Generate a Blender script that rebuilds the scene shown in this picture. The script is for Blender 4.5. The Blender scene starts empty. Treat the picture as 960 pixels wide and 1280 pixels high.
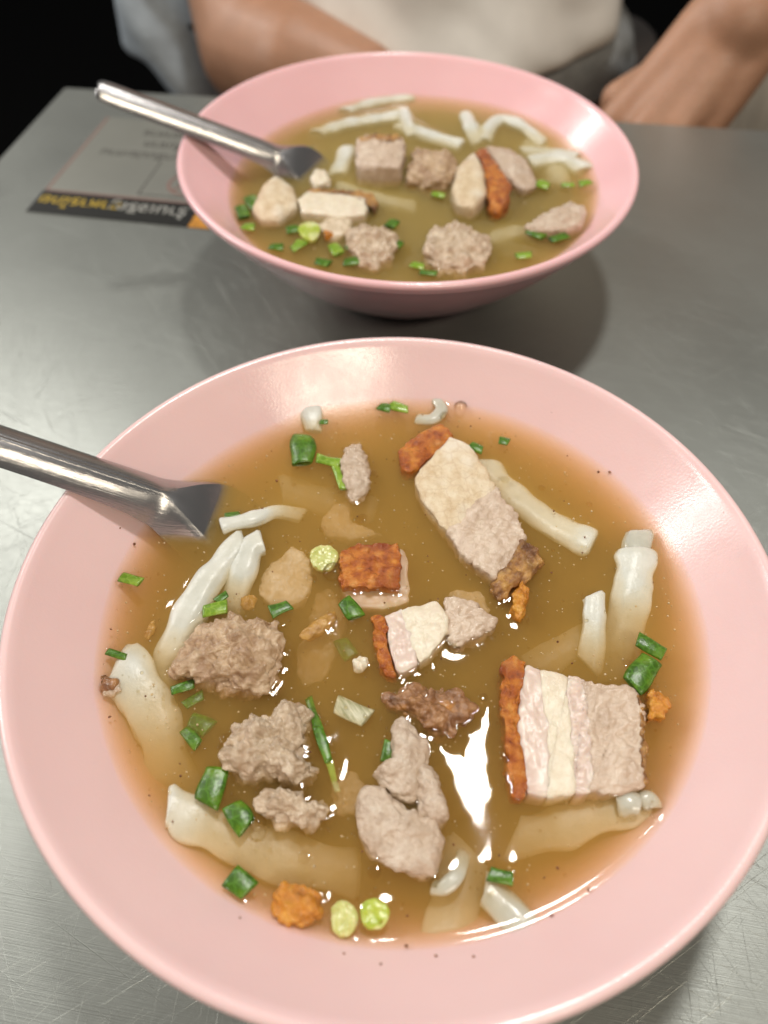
import bpy, bmesh, math, random
import numpy as np
from mathutils import Vector, Matrix, noise
from mathutils.bvhtree import BVHTree

random.seed(7); rng = np.random.default_rng(7)
sc = bpy.context.scene
U = 0.01                                   # all lengths below are centimetres
# ------------------------------------------------------------------ camera
ZR = 6.4                                   # height of the bowl rims over the table top
F_PX, PITCH, ROLL = 960.9, .9155, -.0296
CAM = np.array([0., 0., ZR + 16.96])
_cp, _sp, _cr, _sr = math.cos(PITCH), math.sin(PITCH), math.cos(ROLL), math.sin(ROLL)
_R = np.array([1., 0, 0]); _UP = np.array([0, _sp, _cp]); _F = np.array([0, _cp, -_sp])
def ray(x, y):
    x = (x - 480) / F_PX; y = -(y - 640) / F_PX
    d = (_cr * x - _sr * y) * _R + (_sr * x + _cr * y) * _UP + _F
    return d / np.linalg.norm(d)
def P(x, y, z):                            # the point of the place at height z that the photograph shows at (x, y)
    d = ray(x, y); return CAM + d * (z - CAM[2]) / d[2]
cd = bpy.data.cameras.new('camera'); cam = bpy.data.objects.new('camera', cd); sc.collection.objects.link(cam)
_X = _cr * _R + _sr * _UP; _Y = -_sr * _R + _cr * _UP
cam.matrix_world = Matrix(((_X[0], _Y[0], -_F[0], 0), (_X[1], _Y[1], -_F[1], 0), (_X[2], _Y[2], -_F[2], CAM[2] * U), (0, 0, 0, 1)))
cd.sensor_fit = 'VERTICAL'; cd.sensor_height = 36; cd.sensor_width = 27
cd.lens = F_PX / 1280 * 36; cd.clip_start = .01; cd.clip_end = 60
cd.dof.use_dof = True; cd.dof.focus_distance = .212; cd.dof.aperture_fstop = 8.2
sc.camera = cam
# ------------------------------------------------------------------ light
w = bpy.data.worlds.new('World'); sc.world = w; w.use_nodes = True
bg = w.node_tree.nodes['Background']; bg.inputs[0].default_value = (1, .97, .93, 1); bg.inputs[1].default_value = .16
def lamp(name, loc, target, sx, sy, power, col=(1, .975, .94)):
    l = bpy.data.lights.new(name, 'AREA'); l.shape = 'RECTANGLE'; l.size = sx * U; l.size_y = sy * U; l.energy = power; l.color = col
    o = bpy.data.objects.new(name, l); sc.collection.objects.link(o)
    o.location = Vector(loc) * U
    o.rotation_euler = (Vector(target) - Vector(loc)).to_track_quat('-Z', 'Y').to_euler()
    return o
lamp('ceiling_lamp', (17, 55, 146), (2, 10, 6), 12, 16, 12.0)
lamp('ceiling_lamp', (-190, 60, 130), (0, 20, 6), 12, 90, 15.0)
lamp('ceiling_lamp', (45, -95, 125), (0, 20, 6), 70, 12, 12.0, (1, .88, .7))
lamp('ceiling_lamp', (-140, 160, 140), (0, 30, 6), 14, 60, 13.0)
sc.view_settings.view_transform = 'Standard'; sc.view_settings.look = 'None'
sc.view_settings.exposure = 0.0; sc.view_settings.gamma = 1.0; sc.view_settings.use_curve_mapping = False
cy = sc.cycles
cy.use_denoising = True; cy.volume_bounces = 4; cy.max_bounces = 10; cy.transparent_max_bounces = 16
cy.diffuse_bounces = 3; cy.glossy_bounces = 4; cy.caustics_reflective = False; cy.caustics_refractive = False
cy.sample_clamp_indirect = 4.0

# ------------------------------------------------------------------ helpers
def put(name, me, parent=None, loc=(0, 0, 0)):
    o = bpy.data.objects.new(name, me); sc.collection.objects.link(o)
    o.location = Vector(loc)
    if parent is not None: o.parent = parent
    return o
def mesh(name, V, Fc, m, parent=None, origin=None, smooth=True):
    """verts V in cm of the place -> one object whose origin lies at its base"""
    V = np.asarray(V, float)
    if origin is None:
        mn, mx = V.min(0), V.max(0); origin = ((mn + mx) / 2); origin[2] = mn[2]
    origin = np.asarray(origin, float)
    me = bpy.data.meshes.new(name)
    me.from_pydata([tuple(v) for v in (V - origin) * U], [], [tuple(int(i) for i in f) for f in Fc])
    me.materials.append(m)
    if smooth: me.polygons.foreach_set('use_smooth', [True] * len(me.polygons))
    me.update()
    loc = Vector(origin) * U
    if parent is not None: loc = loc - parent.location
    return put(name, me, parent, loc)
def tag(o, label=None, cat=None, group=None, kind=None):
    if label: o['label'] = label
    if cat: o['category'] = cat
    if group: o['group'] = group
    if kind: o['kind'] = kind
    return o
def empty(name, loc, label, cat, group=None):
    o = bpy.data.objects.new(name, None); sc.collection.objects.link(o); o.empty_display_size = .01
    o.location = Vector(loc) * U
    return tag(o, label, cat, group)
def wv(o):                                  # vertices of an object in cm of the place
    me = o.data; n = len(me.vertices); a = np.empty(n * 3); me.vertices.foreach_get('co', a)
    L = o.location + (o.parent.location if o.parent else Vector())
    return a.reshape(-1, 3) / U + np.array(L) / U
def catmull(pts, n, closed=False):
    pts = np.asarray(pts, float); k = len(pts); out = []
    segs = k if closed else k - 1
    for t in np.linspace(0, segs, n, endpoint=not closed):
        i = min(int(t), segs - 1); u = t - i
        g = (lambda j: pts[j % k]) if closed else (lambda j: pts[j] if 0 <= j < k else (2 * pts[0] - pts[1] if j < 0 else 2 * pts[-1] - pts[-2]))
        p0, p1, p2, p3 = g(i - 1), g(i), g(i + 1), g(i + 2)
        out.append(.5 * (2 * p1 + (p2 - p0) * u + (2 * p0 - 5 * p1 + 4 * p2 - p3) * u * u + (3 * p1 - p0 - 3 * p2 + p3) * u ** 3))
    return np.array(out)
def resample_closed(poly, n, rnd=.0):       # straight sides, softly rounded corners
    poly = np.asarray(poly, float); q = np.vstack([poly, poly[:1]])
    L = np.r_[0, np.cumsum(np.linalg.norm(np.diff(q, axis=0), axis=1))]
    s = np.linspace(0, L[-1], n, endpoint=False)
    r = np.stack([np.interp(s, L, q[:, k]) for k in range(3)], 1)
    for _ in range(int(rnd)): r = .25 * np.roll(r, 1, 0) + .5 * r + .25 * np.roll(r, -1, 0)
    return r
def fbm(p, f, o=3): return noise.fractal(Vector(p) * f, 1.0, 2.0, o)
def vor(p, f): return noise.voronoi(Vector(p) * f)[0][0]

# ------------------------------------------------------------------ materials
def new_mat(name):
    m = bpy.data.materials.new(name); m.use_nodes = True
    nt = m.node_tree; b = nt.nodes['Principled BSDF']
    return m, nt, b
def N(nt, t, **kw):
    n = nt.nodes.new(t)
    for k, v in kw.items():
        if k in n.inputs: n.inputs[k].default_value = v
        else: setattr(n, k, v)
    return n
def coords(nt, scale=(1, 1, 1), rot=(0, 0, 0)):
    tc = nt.nodes.new('ShaderNodeTexCoord'); mr = nt.nodes.new('ShaderNodeMapping'); mp = nt.nodes.new('ShaderNodeMapping')
    mr.inputs['Rotation'].default_value = rot; mp.inputs['Scale'].default_value = scale      # turn first, then stretch
    nt.links.new(tc.outputs['Object'], mr.inputs['Vector']); nt.links.new(mr.outputs['Vector'], mp.inputs['Vector']); return mp.outputs['Vector']
def ramp(nt, fac, stops):
    r = nt.nodes.new('ShaderNodeValToRGB'); e = r.color_ramp.elements
    while len(e) < len(stops): e.new(.5)
    for el, (p, c) in zip(e, stops): el.position = p; el.color = (*c, 1)
    nt.links.new(fac, r.inputs['Fac']); return r.outputs['Color']
def food(name, stops, scale=300, rough=.35, bump=.4, bscale=900, bdist=.0006, stretch=(1, 1, 1), rot=(0, 0, 0), sss=0, coat=0, spec=.5, detail=6, sssr=(.004, .002, .001), veins=None, mottle=None):
    m, nt, b = new_mat(name)
    v = coords(nt, stretch, rot)
    n1 = N(nt, 'ShaderNodeTexNoise', Scale=scale, Detail=detail, Roughness=.6); nt.links.new(v, n1.inputs['Vector'])
    col = ramp(nt, n1.outputs['Fac'], stops)
    def mixcol(a, fac, c2):
        mc = N(nt, 'ShaderNodeMix', data_type='RGBA'); nt.links.new(fac, mc.inputs[0]); nt.links.new(a, mc.inputs[6]); mc.inputs[7].default_value = (*c2, 1); return mc.outputs[2]
    if mottle:                                # large soft patches of another tone
        sc_, lo, hi, c2 = mottle
        n3 = N(nt, 'ShaderNodeTexNoise', Scale=sc_, Detail=3); nt.links.new(v, n3.inputs['Vector'])
        mr = N(nt, 'ShaderNodeMapRange'); mr.inputs['From Min'].default_value = lo; mr.inputs['From Max'].default_value = hi; nt.links.new(n3.outputs['Fac'], mr.inputs['Value'])
        col = mixcol(col, mr.outputs['Result'], c2)
    if veins:                                 # fine dark seams between muscle fibres
        sc_, wd, c2, amt = veins
        wn = N(nt, 'ShaderNodeTexNoise', Scale=sc_ * .8, Detail=3); nt.links.new(v, wn.inputs['Vector'])
        va = N(nt, 'ShaderNodeVectorMath', operation='MULTIPLY_ADD'); nt.links.new(wn.outputs['Color'], va.inputs[0]); va.inputs[1].default_value = (.9 / sc_,) * 3; nt.links.new(v, va.inputs[2])
        vo = N(nt, 'ShaderNodeTexVoronoi', Scale=sc_, feature='DISTANCE_TO_EDGE'); nt.links.new(va.outputs[0], vo.inputs['Vector'])
        mr = N(nt, 'ShaderNodeMapRange'); mr.inputs['From Min'].default_value = 0; mr.inputs['From Max'].default_value = wd; mr.inputs['To Min'].default_value = amt; mr.inputs['To Max'].default_value = 0; nt.links.new(vo.outputs['Distance'], mr.inputs['Value'])
        col = mixcol(col, mr.outputs['Result'], c2)
    nt.links.new(col, b.inputs['Base Color'])
    if bump:
        n2 = N(nt, 'ShaderNodeTexNoise', Scale=bscale, Detail=5, Roughness=.65); nt.links.new(v, n2.inputs['Vector'])
        bp = N(nt, 'ShaderNodeBump', Strength=bump, Distance=bdist); nt.links.new(n2.outputs['Fac'], bp.inputs['Height']); nt.links.new(bp.outputs['Normal'], b.inputs['Normal']); nt.links.new(bp.outputs['Normal'], b.inputs['Coat Normal'])
    b.inputs['Roughness'].default_value = rough; b.inputs['Specular IOR Level'].default_value = spec
    if coat: b.inputs['Coat Weight'].default_value = coat; b.inputs['Coat Roughness'].default_value = .12
    if sss:
        b.inputs['Subsurface Weight'].default_value = sss; b.inputs['Subsurface Radius'].default_value = sssr; b.inputs['Subsurface Scale'].default_value = 1.0
    return m
M = {}
M['meatball'] = food('meatball', [(.25, (.22, .11, .05)), (.45, (.46, .30, .17)), (.6, (.62, .455, .29)), (.8, (.75, .62, .44))], 230, .28, .8, 900, .0008, coat=.7, mottle=(120, .54, .66, (.42, .26, .15)))
M['meatball_pale'] = food('meatball_pale', [(.25, (.33, .21, .12)), (.45, (.52, .39, .26)), (.6, (.67, .54, .39)), (.8, (.78, .68, .53))], 250, .28, .8, 900, .0008, coat=.7, mottle=(120, .56, .68, (.46, .31, .19)))
M['meatball_brown'] = food('meatball_brown', [(.3, (.13, .05, .018)), (.5, (.30, .14, .055)), (.65, (.42, .22, .09)), (.8, (.52, .30, .14))], 260, .25, .6, 1000, .0006, coat=.5, mottle=(120, .5, .62, (.46, .20, .04)))
M['rind'] = food('crackling', [(.22, (.13, .022, .003)), (.40, (.40, .09, .008)), (.55, (.60, .19, .016)), (.75, (.80, .40, .09))], 300, .25, 1.0, 620, .0014, coat=.5, mottle=(110, .5, .72, (.30, .055, .006)))
M['char'] = food('roasted_edge', [(.25, (.07, .025, .008)), (.42, (.30, .13, .035)), (.58, (.54, .29, .08)), (.8, (.66, .42, .15))], 300, .28, .9, 700, .0009, coat=.4, mottle=(90, .48, .62, (.13, .05, .015)))
M['crisp'] = food('golden_crisp', [(.25, (.30, .09, .008)), (.5, (.62, .24, .018)), (.75, (.78, .43, .07))], 320, .25, .9, 800, .0009, coat=.5, mottle=(140, .52, .7, (.36, .09, .008)))
M['fat'] = food('pork_fat', [(.3, (.64, .48, .40)), (.7, (.76, .63, .54))], 200, .36, .22, 800, .0004, sss=.25, coat=.12, mottle=(120, .5, .72, (.74, .66, .55)))
M['white_fat'] = food('white_fat', [(.3, (.70, .60, .44)), (.7, (.84, .77, .62))], 260, .3, .55, 620, .0007, sss=.15, coat=.25, mottle=(90, .5, .7, (.70, .58, .44)))
M['lean'] = food('lean_pork', [(.25, (.46, .33, .23)), (.5, (.64, .50, .38)), (.75, (.76, .65, .52))], 230, .34, .9, 420, .0011, stretch=(1, .35, 1), rot=(0, 0, .5), coat=.45, mottle=(90, .48, .7, (.50, .36, .25)))
M['lean_grey'] = food('boiled_pork', [(.25, (.46, .33, .23)), (.5, (.62, .49, .37)), (.75, (.73, .63, .51))], 380, .3, .9, 620, .001, coat=.6, mottle=(100, .45, .68, (.52, .38, .26)))
M['lean_cream'] = food('cream_pork', [(.25, (.56, .40, .22)), (.5, (.70, .56, .37)), (.75, (.80, .70, .52))], 220, .33, .8, 480, .001, coat=.2, mottle=(80, .5, .7, (.80, .72, .58)), veins=(150, .035, (.45, .28, .15), .35))
M['noodle'] = food('rice_noodle', [(.3, (.57, .575, .50)), (.7, (.72, .72, .655))], 110, .3, .45, 380, .0006, sss=.15, sssr=(.004, .0038, .003), mottle=(60, .5, .8, (.66, .64, .52)))
M['noodle_clear'] = food('clear_noodle', [(.3, (.44, .43, .35)), (.7, (.58, .57, .49))], 90, .2, .2, 420, .0005, sss=.4, sssr=(.004, .0038, .003))
M['green'] = food('scallion_green', [(.3, (.022, .075, .003)), (.5, (.055, .135, .004)), (.75, (.15, .26, .012))], 220, .3, .35, 700, .0004, coat=.15, veins=(500, .12, (.12, .30, .03), .5))
M['green_mid'] = food('scallion_light_green', [(.3, (.09, .20, .010)), (.5, (.18, .31, .018)), (.75, (.34, .46, .06))], 220, .25, .35, 700, .0004, coat=.3, veins=(500, .12, (.34, .50, .08), .5))
M['green_pale'] = food('scallion_pale', [(.3, (.44, .46, .12)), (.5, (.58, .60, .22)), (.75, (.74, .74, .42))], 320, .25, .35, 700, .0004, sss=.3, coat=.3)
M['green_lime'] = food('scallion_lime', [(.3, (.30, .40, .03)), (.5, (.44, .53, .07)), (.75, (.64, .68, .22))], 320, .25, .35, 700, .0004, sss=.3, coat=.3, mottle=(160, .5, .65, (.66, .68, .34)))
M['leek'] = food('leek_white', [(.35, (.30, .30, .16)), (.6, (.62, .58, .40))], 900, .3, .4, 900, .0004, stretch=(1, .12, 1), rot=(0, 0, -.55))
M['garlic'] = food('fried_garlic', [(.3, (.30, .14, .03)), (.55, (.50, .28, .07)), (.75, (.62, .42, .15))], 250, .35, .5, 700, .0005, coat=.2)
M['submerged'] = food('soft_pork', [(.3, (.55, .44, .30)), (.7, (.70, .59, .44))], 200, .4, .2, 600, .0005)

def bowl_mat(c1, c2):
    m, nt, b = new_mat('pink_melamine')
    v = coords(nt)
    n1 = N(nt, 'ShaderNodeTexNoise', Scale=25, Detail=3); nt.links.new(v, n1.inputs['Vector'])
    nt.links.new(ramp(nt, n1.outputs['Fac'], [(.3, c1), (.7, c2)]), b.inputs['Base Color'])
    n2 = N(nt, 'ShaderNodeTexNoise', Scale=1300, Detail=4); nt.links.new(v, n2.inputs['Vector'])
    bp = N(nt, 'ShaderNodeBump', Strength=.15, Distance=.0003); nt.links.new(n2.outputs['Fac'], bp.inputs['Height']); nt.links.new(bp.outputs['Normal'], b.inputs['Normal'])
    n4 = N(nt, 'ShaderNodeTexNoise', Scale=38, Detail=5, Roughness=.65); nt.links.new(v, n4.inputs['Vector'])
    m4 = N(nt, 'ShaderNodeMapRange'); m4.inputs['From Min'].default_value = .35; m4.inputs['From Max'].default_value = .65; m4.inputs['To Min'].default_value = .11; m4.inputs['To Max'].default_value = .27; nt.links.new(n4.outputs['Fac'], m4.inputs['Value']); nt.links.new(m4.outputs['Result'], b.inputs['Roughness'])
    b.inputs['Specular IOR Level'].default_value = .5
    b.inputs['Subsurface Weight'].default_value = .15; b.inputs['Subsurface Radius'].default_value = (.004, .0015, .001); b.inputs['Subsurface Scale'].default_value = 1
    return m
M['bowl'] = bowl_mat((.84, .585, .575), (.88, .625, .61)); M['bowl_rear'] = bowl_mat((.88, .53, .55), (.91, .57, .585))
def steel_mat(name, base, rough, scr, grain, metal=1.0):
    m, nt, b = new_mat(name)
    b.inputs['Metallic'].default_value = metal; b.inputs['Base Color'].default_value = (*base, 1)
    h = None
    for rot, sx, sy, s, lo, hi, amt in grain:
        v = coords(nt, (sx, sy, sx), (0, 0, rot))
        n = N(nt, 'ShaderNodeTexNoise', Scale=s, Detail=4, Roughness=.7); nt.links.new(v, n.inputs['Vector'])
        mr = N(nt, 'ShaderNodeMapRange'); mr.inputs['From Min'].default_value = lo; mr.inputs['From Max'].default_value = hi; mr.inputs['To Max'].default_value = amt
        nt.links.new(n.outputs['Fac'], mr.inputs['Value'])
        if h is None: h = mr.outputs['Result']
        else:
            a = N(nt, 'ShaderNodeMath', operation='ADD'); nt.links.new(h, a.inputs[0]); nt.links.new(mr.outputs['Result'], a.inputs[1]); h = a.outputs[0]
    bp = N(nt, 'ShaderNodeBump', Strength=scr, Distance=.0002); nt.links.new(h, bp.inputs['Height']); nt.links.new(bp.outputs['Normal'], b.inputs['Normal'])
    v = coords(nt, (1, 1, 1)); n = N(nt, 'ShaderNodeTexNoise', Scale=14, Detail=5); nt.links.new(v, n.inputs['Vector'])
    mr = N(nt, 'ShaderNodeMapRange'); mr.inputs['To Min'].default_value = rough * .8; mr.inputs['To Max'].default_value = rough * 1.25
    nt.links.new(n.outputs['Fac'], mr.inputs['Value']); nt.links.new(mr.outputs['Result'], b.inputs['Roughness'])
    if name == 'table_steel':
        c = ramp(nt, h, [(0, tuple(x * .82 for x in base)), (1, tuple(min(1, x * 1.25) for x in base))]); nt.links.new(c, b.inputs['Base Color'])
    return m
TA = -.19
M['table'] = steel_mat('table_steel', (.40, .415, .38), .40, .5, [(0, 5, 420, 7, .3, .7, .24), (.9, 3, 300, 7, .62, .70, .30), (-.7, 3, 260, 7, .62, .70, .30), (1.5, 3, 300, 7, .63, .71, .30), (.35, 2, 260, 7, .63, .71, .30), (2.2, 3, 280, 8, .64, .71, .30)], .8)
M['spoon'] = steel_mat('spoon_steel', (.44, .43, .425), .25, .35, [(0, 8, 300, 8, .3, .7, .5)])
def plain(name, col, rough=.6, var=.15, scale=60, bump=.2, bscale=300, bdist=.001, stretch=(1, 1, 1), metal=0, sss=0):
    m = food(name, [(.3, tuple(c * (1 - var) for c in col)), (.7, tuple(min(1, c * (1 + var)) for c in col))], scale, rough, bump, bscale, bdist, stretch)
    b = m.node_tree.nodes['Principled BSDF']; b.inputs['Metallic'].default_value = metal
    if sss:
        b.inputs['Subsurface Weight'].default_value = sss; b.inputs['Subsurface Radius'].default_value = (.01, .004, .002); b.inputs['Subsurface Scale'].default_value = 1
    return m
M['skin'] = plain('skin', (.43, .225, .135), .45, .10, 45, .3, 420, .0007, sss=.12)
M['hair'] = plain('hair', (.02, .014, .01), .4)
M['cream_cloth'] = plain('cream_cloth', (.68, .635, .57), .85, .06, 30, .3, 1200, .0006)
M['grey_cloth'] = plain('grey_cloth', (.26, .265, .26), .9, .2, 60, .4, 600, .001)
M['rib_cloth'] = plain('ribbed_cloth', (.34, .31, .26), .9, .15, 300, .8, 260, .002, stretch=(1, .02, .02))
M['denim'] = plain('blue_grey_cloth', (.45, .51, .56), .9, .18, 40, .5, 300, .002)
M['dark'] = food('dark_floor', [(.3, (.003, .003, .003)), (.7, (.005, .005, .005))], 60, .9, 0, spec=.02)
M['darkwood'] = plain('dark_wood', (.045, .032, .024), .5)
M['sheet'] = plain('notice_film', (.42, .42, .37), .4, .04, 30, 0, metal=.8)
M['black'] = plain('black_print', (.012, .012, .010), .4, .1, 50, 0)
M['red'] = plain('red_print', (.24, .14, .115), .5, .1, 50, 0)
M['grey'] = plain('grey_print', (.09, .085, .075), .5, .1, 50, 0)
M['yellow'] = plain('yellow_print', (.55, .38, .03), .5, .1, 50, 0)
M['whiteprint'] = plain('white_print', (.42, .42, .38), .5, .1, 50, 0)
M['orange'] = plain('orange_print', (.60, .26, .03), .5, .3, 200, 0)
M['brown'] = plain('brown_print', (.045, .016, .010), .5, .1, 50, 0)

def soup_mat(name, scat, dens):
    m = bpy.data.materials.new(name); m.use_nodes = True; nt = m.node_tree; nt.nodes.clear()
    out = nt.nodes.new('ShaderNodeOutputMaterial')
    tr = nt.nodes.new('ShaderNodeBsdfTransparent'); gl = nt.nodes.new('ShaderNodeBsdfGlossy'); gl.inputs['Roughness'].default_value = .045
    fr = nt.nodes.new('ShaderNodeFresnel'); fr.inputs['IOR'].default_value = 1.36
    # front faces only: the underside of the surface is seen through the broth itself
    geo = nt.nodes.new('ShaderNodeNewGeometry'); inv = N(nt, 'ShaderNodeMath', operation='SUBTRACT'); inv.inputs[0].default_value = 1
    nt.links.new(geo.outputs['Backfacing'], inv.inputs[1])
    mu = N(nt, 'ShaderNodeMath', operation='MULTIPLY'); nt.links.new(fr.outputs[0], mu.inputs[0]); nt.links.new(inv.outputs[0], mu.inputs[1])
    mx = nt.nodes.new('ShaderNodeMixShader'); nt.links.new(mu.outputs[0], mx.inputs[0]); nt.links.new(tr.outputs[0], mx.inputs[1]); nt.links.new(gl.outputs[0], mx.inputs[2])
    nt.links.new(mx.outputs[0], out.inputs['Surface'])
    vs = nt.nodes.new('ShaderNodeVolumeScatter'); va = nt.nodes.new('ShaderNodeVolumeAbsorption'); ad = nt.nodes.new('ShaderNodeAddShader')
    vs.inputs['Color'].default_value = (*scat, 1); vs.inputs['Density'].default_value = dens; vs.inputs['Anisotropy'].default_value = .2
    va.inputs['Color'].default_value = (*scat, 1); va.inputs['Density'].default_value = dens
    nt.links.new(vs.outputs[0], ad.inputs[0]); nt.links.new(va.outputs[0], ad.inputs[1]); nt.links.new(ad.outputs[0], out.inputs['Volume'])
    return m
M['soup'] = soup_mat('broth', (.90, .68, .245), 165)
M['soup_rear'] = soup_mat('broth_green', (.79, .655, .27), 160)
def film_mat():
    m = bpy.data.materials.new('oil_film'); m.use_nodes = True; nt = m.node_tree; nt.nodes.clear()
    out = nt.nodes.new('ShaderNodeOutputMaterial')
    tr = nt.nodes.new('ShaderNodeBsdfTransparent'); gl = nt.nodes.new('ShaderNodeBsdfGlossy'); gl.inputs['Roughness'].default_value = .04
    fr = nt.nodes.new('ShaderNodeFresnel'); fr.inputs['IOR'].default_value = 1.45
    mx = nt.nodes.new('ShaderNodeMixShader'); nt.links.new(fr.outputs[0], mx.inputs[0]); nt.links.new(tr.outputs[0], mx.inputs[1]); nt.links.new(gl.outputs[0], mx.inputs[2])
    tr.inputs['Color'].default_value = (.97, .93, .82, 1)
    nt.links.new(mx.outputs[0], out.inputs['Surface']); return m
M['oil'] = film_mat()
M['speck'] = plain('pepper_speck', (.20, .075, .025), .5, .4, 900, 0)
M['fatspeck'] = plain('fat_speck', (.62, .50, .32), .4, .2, 900, 0)

# ------------------------------------------------------------------ setting: floor, table
def box(bm, x0, x1, y0, y1, z0, z1):
    v = [bm.verts.new((x, y, z)) for z in (z0, z1) for y in (y0, y1) for x in (x0, x1)]
    for f in ((0, 2, 3, 1), (4, 5, 7, 6), (0, 1, 5, 4), (2, 6, 7, 3), (0, 4, 6, 2), (1, 3, 7, 5)): bm.faces.new([v[i] for i in f])
def bm_obj(name, bm, m, parent=None, bevel=0, segs=3, smooth=False):
    if bevel:
        bmesh.ops.bevel(bm, geom=list(bm.edges), offset=bevel, segments=segs, affect='EDGES', profile=.5)
    bmesh.ops.recalc_face_normals(bm, faces=bm.faces)
    me = bpy.data.meshes.new(name); bmesh.ops.scale(bm, verts=bm.verts, vec=(U, U, U)); bm.to_mesh(me); bm.free()
    me.materials.append(m)
    if smooth or bevel: me.polygons.foreach_set('use_smooth', [True] * len(me.polygons))
    return put(name, me, parent)
bm = bmesh.new(); box(bm, -400, 400, -300, 500, -77, -75)
tag(bm_obj('floor', bm, M['dark']), kind='structure')
# table frame of reference: far left corner and the far edge's direction
CORNER = P(80, 108, 0); FAR = P(960, 162, 0)
EX = (FAR - CORNER); EX[2] = 0; EX /= np.linalg.norm(EX); EY = np.array([EX[1], -EX[0], 0])     # EY points to the near side
table = empty('table', (CORNER[0], CORNER[1], -75), 'scratched brushed stainless steel table under the two pink bowls', 'table')
table.rotation_euler.z = math.atan2(EX[1], EX[0])
def tpart(name, x0, x1, y0, y1, z0, z1, m, bev):
    bm = bmesh.new(); box(bm, x0, x1, y0, y1, z0, z1); return bm_obj(name, bm, m, table, bev)
tpart('tabletop', 0, 120, -75, 0, 72.2, 75, M['table'], .25)
for x, y in ((4, -4), (116, -4), (4, -71), (116, -71)):
    tpart('leg', x - 1.8, x + 1.8, y - 1.8, y + 1.8, 0, 72.1, M['spoon'], .3)

# ------------------------------------------------------------------ bowls
PROF_R = [0, 2.5, 4, 5.5, 7, 8.28, 9.2, 9.66]
PROF_Z = [-5.85, -5.7, -5.2, -4.25, -2.95, -1.61, -.62, -.10]
def zin(r): return np.interp(r, PR_F, PZ_F)
_cc = catmull(np.array(list(zip(PROF_R, PROF_Z, [0] * 8))), 120); PR_F, PZ_F = _cc[:, 0], _cc[:, 1]
def bowl_mesh():
    inner = [(r, z) for r, z in zip(PR_F[::2], PZ_F[::2])]
    lip = [(9.66 + .17 + .17 * math.cos(a), -.17 + .17 * math.sin(a)) for a in np.linspace(math.pi * .72, -math.pi * .35, 9)]
    outer = [(9.9, -.40), (9.62, -.75), (8.95, -1.6), (7.95, -2.75), (6.9, -3.78), (5.8, -4.7), (4.75, -5.4), (4.1, -5.75), (3.98, -5.95), (3.9, -6.2), (3.75, -6.3), (3.6, -6.24), (3.5, -6.12), (2.5, -6.08), (0, -6.05)]
    prof = inner[:-1] + lip + [tuple(q[:2]) for q in catmull([(a, b, 0) for a, b in outer], 50)]
    n = 160; V = []; Fc = []
    for r, z in prof:
        r = max(r, 1e-3)
        for k in range(n): a = 2 * math.pi * k / n; V.append((r * math.cos(a), r * math.sin(a), z + 6.3))
    for i in range(len(prof) - 1):
        for k in range(n): Fc.append((i * n + k, (i + 1) * n + k, (i + 1) * n + (k + 1) % n, i * n + (k + 1) % n))
    me = bpy.data.meshes.new('noodle_bowl'); me.from_pydata([tuple(c * U for c in v) for v in V], [], [tuple(reversed(f)) for f in Fc])
    me.materials.append(M['bowl']); me.polygons.foreach_set('use_smooth', [True] * len(me.polygons)); me.update()
    return me
BM = bowl_mesh()
class Bowl: pass
FB, RB = Bowl(), Bowl()
for B, c, t, d, lab in ((FB, (.277, 10.753), (.0163, .0149), 1.614, 'pale pink melamine bowl nearest the viewer, filled with brown pork noodle soup'),
                        (RB, (1.524, 33.153), (.0351, .0055), 1.563, 'pink melamine bowl farther back, in front of the seated person')):
    B.c = np.array(c); B.t = np.array(t); B.zs = ZR - d
    o = put('noodle_bowl', BM if B is FB else BM.copy())
    if B is RB: o.data.materials[0] = M['bowl_rear']
    nrm = Vector((t[0], t[1], 1)).normalized()
    q = Vector((0, 0, 1)).rotation_difference(nrm); o.rotation_mode = 'QUATERNION'; o.rotation_quaternion = q
    o.location = (Vector((c[0], c[1], ZR)) - q @ Vector((0, 0, 6.3))) * U
    tag(o, lab, 'bowl', 'pink soup bowls'); B.obj = o
def wall_z(B, x, y):
    dx, dy = x - B.c[0], y - B.c[1]
    return ZR + zin(np.hypot(dx, dy)) - (B.t[0] * dx + B.t[1] * dy)

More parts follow.
